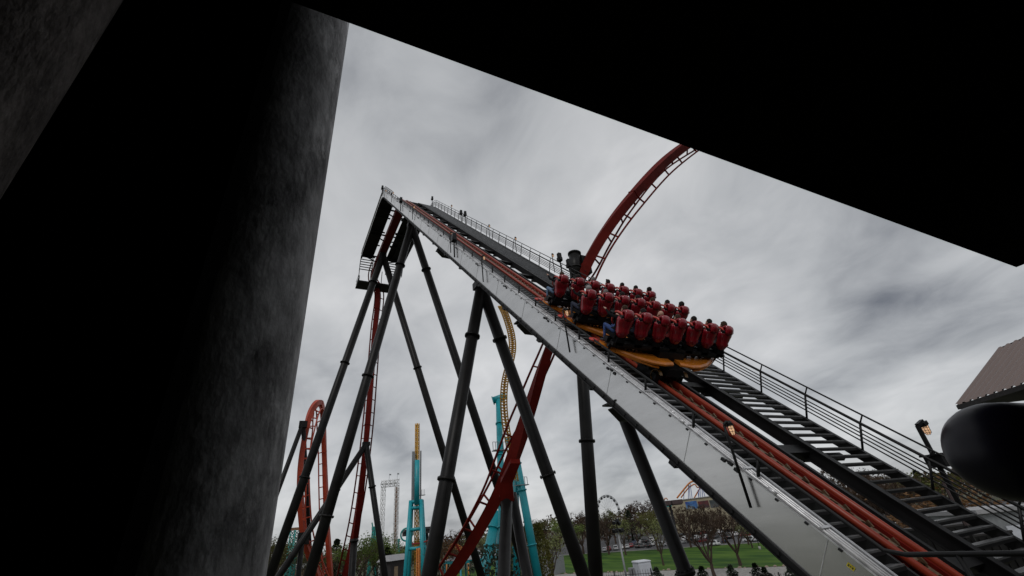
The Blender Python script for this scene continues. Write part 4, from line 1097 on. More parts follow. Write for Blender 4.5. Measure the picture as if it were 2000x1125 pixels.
# the far row of trees: x of top, y of top, distance, kind, width, label
TR = [
 # left behind the loop
 (533, 1052, 150, 'olive', 1.3, 'olive green tree hugging the foot of the dark column'), (556, 1058, 170, 'olive', 1.2, 'yellowish tree between the two leftmost slanting legs'), (575, 1064, 190, 'bud', 1.2, 'pale budding tree left of the edge on loop'),
 (612, 1072, 160, 'olive', 1.2, 'olive tree seen through the edge on loop'), (640, 1064, 200, 'bud', 1.2, 'pale tree right behind the loop track'), (659, 1052, 210, 'conifer', 1.9, 'dark conifer poking above the trees right of the loop'),
 (676, 1078, 180, 'bare', 1.2, 'bare tree just left of the red drop foot'), (700, 1048, 150, 'spring', 1.2, 'bright green tree behind the red drop foot'), (716, 1046, 165, 'spring', 1.3, 'bright green tree right of the short black pillar'), (740, 1060, 175, 'spring', 1.2, 'leafy green tree left of the white drop tower'),
 (757, 1068, 150, 'conifer', 1.9, 'dark conifer at the foot of the white drop tower'), (781, 1068, 165, 'spring', 1.2, 'green tree between white tower and turquoise tower'), (797, 1074, 190, 'olive', 1.2, 'olive tree left of the turquoise tower legs'),
 (836, 1052, 190, 'olive', 1.2, 'olive tree right of the turquoise tower'), (862, 1040, 95, 'rust', 1.05, 'tall rust coloured tree beside the middle black leg'),
 (893, 1036, 210, 'bare', 1.3, 'bare grey tree behind the orange arch'), (917, 1044, 220, 'bud', 1.2, 'pale tree over the white pavilion roof'), (935, 1035, 180, 'bud', 1.2, 'budding tree left of the low red track'),
 # centre shrubs
 (962, 1062, 70, 'shrub', .8, 'dark leafy shrub left of the stout black post'), (1008, 1040, 85, 'hedge', .8, 'dark columnar shrub between the turquoise legs'), (1030, 1022, 82, 'hedge', .75, 'tall olive cypress left of the slanting black leg'), (1048, 1020, 84, 'hedge', .75, 'tall yellowish cypress right at the lawn edge'),
 (1070, 1036, 130, 'bud', 1.4, 'pale green rounded tree at the left end of the lawn'), (1055, 1015, 230, 'olive', 1.3, 'olive tree behind the cypresses'), (1085, 1006, 240, 'bud', 1.2, 'pale tree behind the slanting black leg'),
 (1108, 1014, 200, 'spring', 1.2, 'fresh green tree between slanting leg and tall column'), (1128, 1002, 215, 'bare', 1.3, 'brown bare tree just left of the tall column'), (1176, 1004, 200, 'bare', 1.2, 'brown bare tree below the big wheel'), (1190, 991, 240, 'bud', 1.2, 'budding tree in front of the big wheel'),
 (1208, 1008, 190, 'bud', 1.15, 'pale green tree behind the light mast'), (1225, 996, 240, 'conifer', 2.0, 'dark conifer right of the big wheel'), (1240, 985, 260, 'bare', 1.25, 'bare tree rising above the row right of the wheel'), (1256, 978, 265, 'bare', 1.25, 'tallest bare tree left of the slanting column'),
 (1235, 1006, 210, 'bare', 1.2, 'brown tree behind the near end of the parked cars'), (1268, 996, 190, 'olive', 1.15, 'olive bushy tree left of the slanting column'), (1275, 1010, 150, 'bud', 1.0, 'thin leafing tree on the kerb left of the slanting column'),
 # by the cars and the lawn
 (1359, 990, 118, 'bare', 1.15, 'large bare tree standing on the lawn'), (1411, 985, 135, 'bare', 1.1, 'bare spreading tree at the kerb near the white car'), (1330, 990, 190, 'bare', 1.1, 'bare tree before the beige building left of the posters'), (1445, 1008, 180, 'bare', 1.3, 'bare tree tucked below the grey panel'),
 (1454, 1020, 170, 'bud', 1.6, 'low pale green tree by the parked red car'), (1424, 992, 230, 'olive', 1.2, 'olive tree under the dark poster'),
 (1382, 1000, 210, 'bare', 1.2, 'brown tree hiding the red poster foot'),
 (1341, 1002, 198, 'bare', 1.3, 'bare tree below the blue poster'), (1372, 999, 196, 'bare', 1.3, 'brown tree directly below the red poster'), (1396, 997, 192, 'bare', 1.3, 'bare tree below the dark poster'), (1292, 1008, 200, 'spring', 1.2, 'fresh green tree just left of the slanting column'), (1150, 1006, 205, 'bare', 1.3, 'brown tree directly behind the tall column'),
 # seen through the right walkway
 (1625, 918, 120, 'bare', 1.4, 'bare tree seen between track and walkway beam'), (1660, 925, 110, 'bare', 1.4, 'bare bush through the lower walkway gap'), (1725, 935, 105, 'bare', 1.4, 'bare shrub seen through the stair treads'), (1763, 925, 160, 'bud', 1.6, 'pale green tree through the stair treads'),
 (1786, 918, 170, 'conifer', 1.6, 'dark evergreen behind the right handrail post'), (1800, 924, 150, 'olive', 1.8, 'olive tree behind the right handrail'), (1825, 948, 60, 'rust', 1.3, 'rust brown bush behind the handrail at the right'), (1690, 940, 100, 'bare', 1.4, 'bare bush between black beam and stairs'),
]
for px, yt, dist, kind, wd, lab in TR: tree(kind, px, yt, dist, lab, width=wd)
for i, (px, yt, dist) in enumerate(((1280, 1106, 84), (1325, 1104, 84), (1368, 1104, 83), (1424, 1101, 82), (1472, 1098, 80), (1490, 1106, 79), (1540, 1102, 76), (1555, 1110, 75))):
    tree('conifer', px, yt, dist, ('small dark spruce right of the white cabinet', 'small spruce against the slanting column', 'small spruce below the large bare tree', 'pointed small spruce at the middle of the lawn edge', 'largest small spruce of the lawn edge', 'low spruce leaning on the largest one', 'small spruce just under the grey panel', 'rightmost small spruce under the grey panel')[i], 'small spruces along the lawn edge', 2.2, 0.0)
# far wooded rise, read as one mass
def woods():
    mb = MB(); rr = random.Random(3)
    for i in range(3400):
        px = rr.uniform(480, 2000); dist = rr.uniform(225, 340); p = at_dist(px, 1000, dist); g = 5.6 if tdist(p.x, p.y) > 75 else terr(p.x, p.y)
        h = 11 + 4 * mnoise.noise(Vector((px * .02, 0, 0))) + 3 * mnoise.noise(Vector((px * .11, 2, 0)))
        for k in range(5):
            c = Vector((p.x + rr.gauss(0, 2), p.y + rr.gauss(0, 2), g + h * rr.uniform(.1, 1) ** .7)); leafquad(mb, c, rr.uniform(.5, 1.1), rr)
    o = mb.build('far_woods', 'leaf_brown'); tag(o, 'distant brown and olive wood closing the view behind the rides', 'woods', kind='stuff')
woods()

# ------------------------------------------------------------------ parked cars
def car_proto(suv):
    r0 = empty('parked_car', (0, 0, 0), 'x', 'car', 'cars parked in the lot beyond the lawn')
    L_, W, H = 4.6, 1.8, (1.68 if suv else 1.45)
    side = [(-2.3, .32), (-2.3, .72), (-2.15, .86), (-1.25, .95), (-.55, H - .04), (.0, H), (1.0, H - .02), (1.75 if suv else 1.5, H - (.12 if suv else .35)), (2.2, .95), (2.3, .7), (2.28, .32)]
    belt = .93
    mb = MB()
    rings = []
    for y, ins in ((-W / 2, .05), (-W / 2 + .06, 0), (W / 2 - .06, 0), (W / 2, .05)):
        rings.append([(x * (1 - ins * .4), y if z < belt else y * (1 - .22 * (z - belt) / (H - belt)), z - (ins * .6 if z > .5 else -ins)) for x, z in side])
    mb.loft(rings, smooth=False); body = mb.build('body', 'box_white', r0)
    mb = MB()
    for sy in (-1, 1):
        y1 = sy * (W / 2 + .012); y2 = sy * (W / 2 * .80 + .01)
        mb.quad((-1.02, y1 * .97, belt + .03), (1.75, y1 * .97, belt + .03), (1.35, y2, H - .12), (-.48, y2, H - .12))
    mb.quad((-1.22, -.7, belt + .05), (-1.22, .7, belt + .05), (-.62, .62, H - .08), (-.62, -.62, H - .08)); mb.quad((2.24, -.7, belt + .04), (2.24, .7, belt + .04), (1.80, .6, H - .16), (1.80, -.6, H - .16))
    mb.build('window', 'glass_dark', body)
    for sx in (-1.4, 1.4):
        for sy in (-1, 1):
            mb = MB(); mb.tube([(sx, sy * .72, .33), (sx, sy * .92, .33)], .33, 14); w = mb.build('wheel', 'tyre', r0)
            mb = MB(); mb.tube([(sx, sy * .90, .33), (sx, sy * .935, .33)], .19, 10); mb.build('rim', 'grey_steel', w)
    for sy in (-1, 1):
        mb = MB(); mb.box((-2.27, sy * .62, .70), (.08, .32, .14)); mb.build('headlight', 'white_steel', r0)
        mb = MB(); mb.box((2.26, sy * .68, .78), (.08, .22, .2)); mb.build('tail_light', 'cloth_red', r0)
    return r0
for nm, c in (('car_white', (.62, .63, .65)), ('car_silver', (.36, .37, .38)), ('car_black', (.012, .012, .014)), ('car_red', (.22, .015, .02)), ('car_blue', (.02, .04, .09)), ('car_grey', (.10, .105, .11))): T(nm, c, .25, .0, var=.03)
CARP = {True: car_proto(True), False: car_proto(False)}; CUSE = {True: True, False: True}
angle0 = math.atan2(cdir.y, cdir.x)
CNT = {}
def car(px, py, suv, color, rot, label):
    # find the ground point under the pixel on the lot
    r = ray(px, py); p = None; best = None
    for k in range(60, 420):
        q = CAM + r * (k * .75) ; dz = q.z - (terr(q.x, q.y) + .05)
        if dz < 0: p = q; break
    if p is None: return
    pr = CARP[suv]; o = pr if CUSE[suv] else copy_tree(pr); CUSE[suv] = False
    o.location = (p.x, p.y, terr(p.x, p.y) + .05); o.rotation_euler = (0, 0, rot); o['label'] = label
    for ch in o.children:
        if ch.name.startswith('body'):
            ch.material_slots[0].link = 'OBJECT'; ch.material_slots[0].material = MT['car_' + color]
    return o
AA = angle0; AB = angle0 + math.pi / 2
CARS = [
 (1182, 1077, 0, 'white', AB + .5, 'white car at the left end of the kerb row beside the tall column'), (1190, 1075, 0, 'red', AB + .5, 'dark red car wedged between two white cars at the left'), (1203, 1074, 1, 'white', AB + .6, 'white minivan left of the light mast'), (1216, 1072, 0, 'white', AB + .5, 'white hatchback behind the light mast'), (1226, 1071, 0, 'silver', AB + .5, 'silver car just right of the light mast'),
 (1234, 1069, 0, 'red', AB + .4, 'bright red car right of the light mast'), (1246, 1070, 1, 'black', AB + .4, 'black SUV in the kerb row right of the red car'), (1256, 1069, 0, 'grey', AB + .3, 'dark grey sedan facing the kerb before the thin tree'), (1268, 1069, 0, 'black', AB + .3, 'black car beside the thin tree trunk'), (1277, 1066, 0, 'white', AB + .2, 'white car behind the thin tree trunk'),
 (1292, 1067, 1, 'white', AB + 1.2, 'white pickup sized SUV left of the slanting column'), (1250, 1062, 0, 'silver', AB + .3, 'silver car in the second row above the black SUV'), (1262, 1060, 0, 'black', AB + .3, 'black car in the second row above the sedan'), (1275, 1057, 1, 'white', AB + .3, 'white SUV in the second row over the thin tree'), (1240, 1064, 0, 'blue', AB + .3, 'dark blue car in the second row over the red one'),
 (1331, 1062, 0, 'silver', AA + .3, 'silver car just right of the slanting column'), (1340, 1056, 1, 'white', AB, 'white SUV behind the large bare tree'), (1352, 1060, 0, 'black', AA, 'black sedan behind the trunk of the large bare tree'), (1362, 1053, 0, 'white', AB, 'white sedan seen through the large bare tree'), (1347, 1046, 0, 'silver', AB, 'silver car high in the branches of the bare tree'), (1358, 1044, 0, 'grey', AB, 'grey car in the third row behind the bare tree'),
 (1374, 1060, 0, 'red', AB, 'red car peeping out behind the white SUV at the kerb'), (1394, 1066, 1, 'white', AA + 3.0, 'white SUV parked alone at the kerb by the bare tree'), (1416, 1059, 0, 'blue', AB + .3, 'dark blue hatchback right of the spreading bare tree'), (1380, 1052, 0, 'white', AB, 'white car in the second row over the lone white SUV'), (1389, 1053, 0, 'black', AB, 'black car in the second row over the lone white SUV'), (1398, 1051, 0, 'grey', AB, 'grey car in the second row by the spreading tree'),
 (1426, 1052, 1, 'black', AB + .3, 'black SUV in the second row below the pale tree'), (1418, 1047, 0, 'grey', AB, 'grey car in the third row by the spreading tree trunk'), (1436, 1047, 0, 'white', AB + .4, 'white sedan in the third row below the pale tree'), (1445, 1045, 1, 'silver', AB + .4, 'silver SUV in the third row beside the red car'), (1460, 1049, 1, 'red', AA + .4, 'red SUV behind the right white SUV'), (1466, 1058, 1, 'white', AA + 2.9, 'white SUV parked at the right end by the grey panel'),
 (1422, 1038, 0, 'black', AB, 'black car at the top row left of the white van'), (1432, 1035, 1, 'white', AB + .3, 'white van like SUV at the top of the lot'), (1406, 1042, 0, 'white', AB, 'white car in the top row behind the spreading tree'), (1388, 1043, 0, 'silver', AB, 'silver car in the top row left of the spreading tree'), (1376, 1044, 0, 'red', AB, 'red car in the top row between the two bare trees'), (1306, 1054, 0, 'grey', AB, 'grey car partly hidden by the slanting column'),
 (1472, 1044, 0, 'white', AB, 'white car in the back row beneath the panel edge'), (1746, 1018, 0, 'blue', AA, 'dark blue car seen through the stair treads'), (1752, 1032, 0, 'white', AA + .3, 'white car seen low through the stair treads')]
for px, py, sv, c, ro, lab in CARS: car(px, py, bool(sv), c, ro, lab)

# ------------------------------------------------------------------ things on and around the lawn
def ground_hit(px, py, zoff=0.0):
    r = ray(px, py)
    for k in range(40, 4000):
        q = CAM + r * (k * .25)
        if q.z < terr(q.x, q.y) + zoff: return Vector((q.x, q.y, terr(q.x, q.y)))
    return at_dist(px, py, 200)
def cabinet():
    p = at_dist(1252, 1096, 86); b = Vector((p.x, p.y, 0))
    top = at_dist(1252, 1097, 86).z
    az_ = math.atan2(p.y, p.x); e = empty('utility_cabinet', b, 'pale blue grey utility cabinet in front of the lawn', 'cabinet', rot=(0, 0, az_ - R(90) + R(28)))
    mb = MB(); mb.box((0, 0, top / 2), (2.2, 2.0, top)); mb.build('body', 'box_white', e)
    mb = MB(); mb.loft([[(-1.2, -1.1, top + .003), (1.2, -1.1, top + .003), (1.2, 1.1, top + .003), (-1.2, 1.1, top + .003)], [(-1.15, -1.05, top + .12), (1.15, -1.05, top + .12), (1.1, 1.0, top + .2), (-1.1, 1.0, top + .2)]], smooth=False); mb.build('lid', 'box_white', e)
    for x in (-.52, .52):
        mb = MB(); mb.box((x, -1.02, top * .52), (.98, .05, top * .86)); d_ = mb.build('door', 'box_white', e)
        mb = MB(); mb.box((x * .25, -1.06, top * .55), (.06, .05, .3)); mb.build('handle', 'black_paint', d_)
    mb = MB(); mb.box((.45, -1.08, top * .66), (.34, .08, .42)); mb.build('meter_box', 'wood', e)
    p2 = at_dist(1233, 1112, 86.5); e2 = empty('fence_gate', Vector((p2.x, p2.y, 0)), 'dark green grey transformer box between mast and cabinet', 'transformer', rot=(0, 0, az_ - R(90)))
    e2.name = 'transformer_box'; h = at_dist(1233, 1109, 86.5).z
    mb = MB(); mb.box((0, 0, h / 2), (1.0, .9, h)); mb.build('body', 'grey_steel', e2)
    mb = MB(); mb.box((-.2, -.47, h * .6), (.25, .06, .3)); mb.box((.2, -.47, h * .8), (.2, .06, .2)); mb.build('label_plate', 'box_white', e2)
cabinet()
def mast():
    top = at_dist(1207, 1040, 84); e = empty('light_mast', Vector((top.x, top.y, 0)), 'grey steel mast with a cluster of floodlights on top', 'light mast')
    h = top.z
    mb = MB(); mb.tube([(0, 0, 0), (0, 0, h)], [.20, .13], 12); mb.build('pole', 'grey_steel', e)
    mb = MB(); mb.bar((-.9, 0, h), (.9, 0, h), .12); mb.bar((0, 0, h), (0, 0, h + 1.9), .12); mb.bar((-.7, 0, h + 1.3), (.5, 0, h + 1.3), .1); mb.build('cross_arm', 'black_paint', e)
    for x, z, t in ((-.85, .3, .5), (-.3, .35, -.3), (.45, .3, .4), (.85, .25, -.5), (-.5, 1.45, .3), (.1, 1.7, -.4), (.45, 1.3, .6)):
        mb = MB(); mb.box((x, -.15, h + z), (.5, .5, .42), Matrix.Rotation(t, 3, 'X') @ Matrix.Rotation(t * .7, 3, 'Z')); f = mb.build('floodlight_head', 'black_paint', e)
        mb = MB(); mb.box((x, -.42, h + z), (.36, .04, .28)); mb.build('lens', 'glass_dark', f)
mast()
def shoebox_lamp():
    c = at_dist(1307, 982, 46); e = empty('street_lamp', Vector((c.x, c.y, 0)), 'dark street lamp with two flat box heads beside the slanting column', 'street lamp'); h = c.z
    d = RT.copy(); d.z = 0; d.normalize()
    mb = MB(); mb.tube([(0, 0, 0), (0, 0, h - .2)], [.16, .10], 10); mb.build('pole', 'black_paint', e)
    mb = MB(); mb.bar(d * -.9 + VZ * (h - .15), d * .9 + VZ * (h - .15), .1); mb.build('arm', 'black_paint', e)
    for sx in (-1, 1):
        mb = MB(); q = d * (.55 * sx + .1) + VZ * h; mb.bar(q - d * .48, q + d * .48, .7, .34); mb.bar(q - d * .4 - VZ * .2, q + d * .4 - VZ * .2, .55, .08); mb.build('lamp_head', 'brown_trim', e)
shoebox_lamp()
def slim_lamp(px, py, h, label, arms=1):
    b = ground_hit(px, py); e = empty('street_lamp', b, label, 'street lamp')
    mb = MB(); mb.tube([(0, 0, .9), (0, 0, h)], [.10, .06], 8); mb.build('pole', 'black_paint', e)
    mb = MB(); mb.tube([(0, 0, -.2), (0, 0, .9)], .32, 12); mb.build('base', 'concrete', e)
    mb = MB(); mb.tube([(0, 0, h), (.0, 0, h + .15), (0, 0, h + .5), (0, 0, h + .6)], [.1, .2, .22, .05], 10); mb.build('lamp_head', 'black_paint', e)
slim_lamp(1485, 1074, 9, 'slim black lamp post on a pale concrete base by the right white SUV')
slim_lamp(1075, 1106, 5.2, 'slim black lamp post at the left end of the lawn')
def fence(name, px0, px1, dist, h, label, m, step=.35, infill=False):
    a = at_dist(px0, 1120, dist[0]); b = at_dist(px1, 1120, dist[1]); zt_ = at_dist(px0, 1119, dist[0]).z; h = zt_ if h < 3 else h; a.z = b.z = 0; ln = (b - a).length; e = empty(name, a, label, 'fence')
    d = (b - a).normalized(); mb = MB()
    for z in (h * .15, h * .92): mb.bar(VZ * z, d * ln + VZ * z, .06, .06)
    n = int(ln / step)
    for k in range(n): mb.bar(d * (k * step) + VZ * .05, d * (k * step) + VZ * h, .03)
    if infill: mb.box(d * ln / 2 + VZ * h / 2, (.04, ln, h * .9), Matrix.Rotation(math.atan2(d.y, d.x) - math.pi / 2, 3, 'Z'))
    mb.build('picket_panel', m, e)
    mb = MB(); k = 0.0
    while k <= ln: mb.bar(d * k, d * k + VZ * (h + .12), .1); k += 2.6
    mb.build('post', m, e)
fence('picket_fence', 1165, 1290, (76, 74), 1.9, 'black picket fence along the bottom before the cabinet', 'fence_black')
fence('picket_fence', 1480, 1600, (66, 62), 2.0, 'black picket fence under the grey panel at the right', 'fence_black')
fence('screen_fence', 1062, 1110, (76, 78), 3.0, 'dark green screen fence at the left end of the lawn', 'teal_green', 1.0, True)
fence('mesh_fence', 1056, 1105, (150, 158), 5.0, 'long grey mesh fence behind the pale rounded tree', 'grey_steel', .5, True)
def stones():
    rr = random.Random(11)
    mb = MB()
    for i in range(70):
        q = -52 + i * 1.9 + rr.uniform(-.6, .6); p = CA + cnrm * (-52.6 + rr.uniform(-.5, .4)) + cdir * q; s_ = rr.uniform(.25, .6); mb.ell((p.x, p.y, terr(p.x, p.y) + s_ * .2), (s_, s_ * rr.uniform(.6, 1), s_ * .55), Matrix.Rotation(rr.uniform(0, 3), 3, 'Z'), 7, 5)
    o = mb.build('rubble', 'stone'); tag(o, 'line of tan rubble stones along the foot of the lawn', 'stones', kind='stuff')
stones()
def rope(pts, r, m, name, parent, n=8):
    mb = MB(); mb.tube(pts, r, n); o = mb.build(name, m, parent); o.location = -parent.location; return o

# ------------------------------------------------------------------ far rides
def lattice(mb, a, b, w, r, step, sides=4):
    """lattice mast between a and b, w wide"""
    a, b = Vector(a), Vector(b); d = (b - a); ln = d.length; d.normalize(); x = d.orthogonal().normalized(); y = d.cross(x)
    cs = [(x * math.cos(t) + y * math.sin(t)) * w * .707 for t in [math.pi / 4 + 2 * math.pi * k / sides for k in range(sides)]]
    for c in cs: mb.tube([a + c, b + c], r, 5)
    n = max(1, int(ln / step))
    for i in range(n):
        for k in range(sides):
            p = a + d * (ln * i / n) + cs[k]; q = a + d * (ln * (i + 1) / n) + cs[(k + 1) % sides]; mb.bar(p, q, r * 1.1); mb.bar(a + d * (ln * i / n) + cs[k], a + d * (ln * i / n) + cs[(k + 1) % sides], r * 1.1)
def drop_tower():
    D = 190; b = at_dist(757, 1090, D); b.z = 0; e = empty('drop_tower', b, 'white lattice drop tower with two legs and a bridge on top', 'drop tower')
    d = RT.copy(); d.z = 0; d.normalize()
    zt = at_dist(757, 948, D).z; xl = (at_dist(745, 948, D) - at_dist(757, 948, D)); hw = 2.6
    for sx, m in ((-1, 'white_steel'), (1, 'white_steel')):
        mb = MB(); lattice(mb, d * (sx * hw), d * (sx * hw) + VZ * zt, 1.25, .09, 1.6); mb.build('tower_leg', m, e)
    mb = MB(); lattice(mb, d * hw * 1.0 + VZ * 1, d * hw * 1.0 + VZ * (zt - 1), .55, .14, 1.2); mb.build('rack', 'rust_brown', e)
    mb = MB(); lattice(mb, d * -3.4 + VZ * (zt + .6), d * 3.4 + VZ * (zt + .6), 1.6, .12, 1.4)
    for k in range(9): mb.bar(d * (-3.4 + .85 * k) + VZ * (zt + 1), d * (-3.4 + .85 * k) + VZ * (zt + 2.2), .09)
    mb.build('top_bridge', 'white_steel', e)
    for x in (-.5, 2.6):
        mb = MB(); mb.bar(d * x + VZ * (zt + 1.5), d * x + VZ * (zt + 4.2), .08); mb.box(d * (x + .35) + VZ * (zt + 3.8), (.7, .05, .5)); mb.build('flag', 'grey_steel', e)
drop_tower()
def turquoise_tower():
    D = 112; b = at_dist(812, 1100, D); b.z = 0; e = empty('spike_tower', b, 'turquoise A frame ride tower with a grey mast and yellow spike', 'ride tower')
    d = RT.copy(); d.z = 0; d.normalize(); dp = Vector((-d.y, d.x, 0))
    Z = lambda y: at_dist(812, y, D).z
    z1, z2, z3, z4 = Z(977), Z(900), Z(882), Z(827)
    for sx in (-1, 1):
        for sy in (-1, 1):
            mb = MB(); mb.tube([d * (sx * 2.1) + dp * (sy * 2.6), d * (sx * 1.15) + dp * (sy * .6) + VZ * z1], .42, 14); mb.build('leg', 'teal', e)
    for y, hw in ((980, 1.5), (992, 1.2), (1034, 1.45), (1071, 1.75)):
        z = Z(y)
        for sy in (-.6, .6):
            mb = MB(); yy = sy * (1 + (z1 - z) * .12); mb.tube([d * -hw + dp * yy + VZ * z, d * hw + dp * yy + VZ * z], .34, 12); mb.build('cross_brace', 'teal', e)
    mb = MB(); mb.tube([VZ * (z1 - 1) + d * .25 - dp * .8, VZ * z2 + d * .25 - dp * .8], .58, 14); mb.build('column', 'teal', e)
    mb = MB(); mb.box(VZ * ((z1 + z3) / 2) - d * .72 - dp * .4, (.62, .5, z3 - z1)); mb.box(VZ * ((z1 + z3) / 2) + d * 1.0 - dp * .4, (.22, .5, z3 - z1)); mb.build('mast', 'grey_steel', e)
    mb = MB(); lattice(mb, VZ * .5 + dp * 1.2, VZ * z4 + dp * .2, .70, .10, 1.0); mb.tube([VZ * z2 + dp * .2, VZ * z4 + dp * .2], .26, 8); mb.build('spike_track', 'gold', e)
    mb = MB(); lattice(mb, d * 1.2 - dp * 3, d * .9 - dp * 2 + VZ * Z(1071), .5, .09, 1.3); mb.build('lattice_pylon', 'orange_track', e)
    mb = MB(); mb.tube([d * (-.5) + VZ * Z(1062) - dp * 1.6, d * 1.2 + VZ * Z(1062) - dp * 1.4, d * 3.2 + VZ * Z(1058) - dp * 1.2], .16, 8); mb.build('red_rail_section', 'cloth_red', e)
    mb = MB(); mb.box(VZ * z1 + d * 1.3 + VZ * .9, (1.2, 1.2, .1)); 
    for k in range(4): mb.bar(d * (.8 + .35 * k) + VZ * (z1 + .9), d * (.8 + .35 * k) + VZ * (z1 + 2.1), .06)
    mb.build('service_platform', 'grey_steel', e)
turquoise_tower()
def gold_spiral():
    D = 68
    pts = [at(979, 598, D), at(986, 612, D), at(993, 632, D), at(999, 655, D), at(1001, 680, D), at(997, 705, D), at(990, 728, D), at(985, 755, D), at(984, 790, D), at(987, 825, D), at(993, 860, D), at(1000, 900, D), at(1006, 940, D)]
    e = empty('gold_track', pts[0], 'thin golden lattice track twisting up behind the middle support', 'coaster track')
    P = catmull(pts, 6); dx = RT * 1; W = .48
    for k, (ox, oy) in enumerate(((-W, 0), (W, 0), (0, .9))):
        mb = MB(); mb.tube([p + dx * ox + FW * oy for p in P], .11 if k < 2 else .17, 7); o = mb.build('rail' if k < 2 else 'spine', 'gold', e); o.location = -e.location
    mb = MB(); 
    for i in range(len(P) - 1):
        p, q = P[i], P[i + 1]; mb.bar(p - dx * W, p + dx * W, .10); mb.bar(p - dx * W, q + FW * .9, .10); mb.bar(p + dx * W, q + FW * .9, .10)
        if i % 2: mb.bar(p - dx * W, q + dx * W, .06)
    o = mb.build('lattice', 'gold', e); o.location = -e.location
gold_spiral()
def teal_supports():
    D = 74
    def post(a, b, r, lab, drum=True):
        tp, q = at(*a), at(*b); d = q - tp; ft = tp + d * (-tp.z / d.z); e = empty('turquoise_support', Vector((ft.x, ft.y, 0)), lab, 'support', 'turquoise supports of the golden track')
        mb = MB(); mb.tube([tp, ft], r, 16); o = mb.build('leg', 'teal', e); o.location = -e.location
        for f in (.14, .3, .6):
            mb = MB(); c = tp.lerp(ft, f); dn = (ft - tp).normalized(); mb.tube([c - dn * .1, c + dn * .1], r * 1.25, 16); o = mb.build('flange', 'teal', e); o.location = -e.location
        if drum:
            mb = MB(); mb.tube([tp - RT * 1.0 - VZ * .3, tp + RT * 1.3 + VZ * .5], r * 1.15, 14); mb.tube([tp - RT * 1.05 - VZ * .32, tp - RT * .9 - VZ * .27], r * 1.5, 14); o = mb.build('head', 'teal', e); o.location = -e.location
            mb = MB(); z = tp.lerp(ft, .3)
            for k in range(6): mb.bar(z + RT * (-1 + .4 * k) + VZ * .8, z + RT * (-1 + .4 * k) + VZ * 2.0, .07)
            mb.bar(z + RT * -1 + VZ * 2.0, z + RT * 1 + VZ * 2.0, .07); mb.box(z + VZ * .75, (2.2, 1.2, .12)); o = mb.build('service_platform', 'grey_steel', e); o.location = -e.location
    post((974, 779, D), (980, 1000, D - 14), .50, 'tall turquoise column with a drum head left of the golden track')
    post((1002, 862, D), (1042, 1080, D - 8), .62, 'leaning turquoise leg running down to the cypresses')
    post((1006, 870, D + 1), (1008, 1040, D - 6), .55, 'upright turquoise leg behind the leaning one', False)
    post((970, 1000, D - 6), (946, 1120, D - 12), .75, 'short turquoise prop slanting left under the red track', False)
    post((981, 1000, D - 4), (978, 1110, D - 9), .8, 'broad turquoise foot column behind the low red track', False)
teal_supports()
def wheel():
    D = 250; c = at_dist(1189, 999, D); e = empty('ferris_wheel', Vector((c.x, c.y, terr(c.x, c.y))), 'slender ferris wheel with dark cabins above the trees', 'ferris wheel')
    rad = (at_dist(1189, 967, D) - c).length; f = Vector((c.x, c.y, 0)).normalized(); lat = Vector((f.y, -f.x, 0)); ax = (lat * .72 + f * .69).normalized(); h = c.z - e.location.z
    C0 = VZ * h
    for k, off in enumerate((-.5, .5)):
        n_ = Vector((ax.y, -ax.x, 0)) * off; mb = MB(); mb.tube([C0 + n_ + (ax * math.cos(a) + VZ * math.sin(a)) * rad for a in [2 * math.pi * i / 40 for i in range(41)]], .09, 6, False); mb.tube([C0 + n_ + (ax * math.cos(a) + VZ * math.sin(a)) * rad * .93 for a in [2 * math.pi * i / 40 for i in range(41)]], .06, 5, False); mb.build('rim', 'black_steel', e)
    mb = MB()
    for i in range(20):
        a = 2 * math.pi * i / 20; mb.bar(C0, C0 + (ax * math.cos(a) + VZ * math.sin(a)) * rad, .055)
    mb.tube([C0 + Vector((ax.y, -ax.x, 0)) * -.8, C0 + Vector((ax.y, -ax.x, 0)) * .8], .5, 12); mb.build('hub', 'grey_steel', e)
    for i in range(20):
        a = 2 * math.pi * (i + .5) / 20; q = C0 + (ax * math.cos(a) + VZ * math.sin(a)) * rad * .97 - VZ * .45; mb = MB(); mb.box(q, (.85, .85, .5)); mb.tube([q + VZ * .45, q + VZ * .75], [.5, .15], 8); mb.tube([q - VZ * .55, q - VZ * .3], [.25, .55], 8); mb.build('cabin', 'cloth_black', e)
    mb = MB()
    for sx in (-1, 1): mb.bar(C0, ax * (sx * rad * .45), .22)
    mb.build('stand', 'grey_steel', e)
wheel()
def far_coaster():
    D = 300; P = lambda x, y, dd=0: at_dist(x, y, D + dd)
    pts = [P(1322, 973), P(1334, 958), P(1346, 944), P(1354, 940), P(1364, 940), P(1374, 946, 2), P(1382, 955, 4), P(1390, 972, 6)]
    e = empty('far_coaster', Vector((P(1355, 990).x, P(1355, 990).y, 0)), 'small orange coaster hill on blue posts behind the beige building', 'roller coaster')
    rope(catmull(pts, 6), .45, 'orange_track', 'track', e); p2 = [P(1330, 972, 3), P(1342, 956, 3), P(1350, 949, 3), P(1357, 946, 3), P(1362, 952, 3), P(1368, 951, 3), P(1362, 962, 3), P(1355, 974, 3)]
    rope(catmull(p2, 6), .34, 'orange_track', 'track', e)
    mb = MB(); 
    for x, y, xb in ((1345, 944, 1344), (1348, 945, 1354), (1346, 948, 1349), (1363, 957, 1367), (1369, 950, 1368), (1371, 950, 1374), (1372, 951, 1382), (1366, 952, 1364), (1336, 958, 1335)):
        a = P(x, y, 1); b_ = P(xb, 990, 1); d = b_ - a; b_ = a + d * ((7 - a.z) / d.z); mb.tube([a, b_], .2, 6)
    o = mb.build('post', 'blue_steel', e); o.location = -e.location
    rope([P(1297, 978), P(1299, 973), P(1302, 973), P(1304, 977)], .3, 'orange_track', 'track', e)
far_coaster()
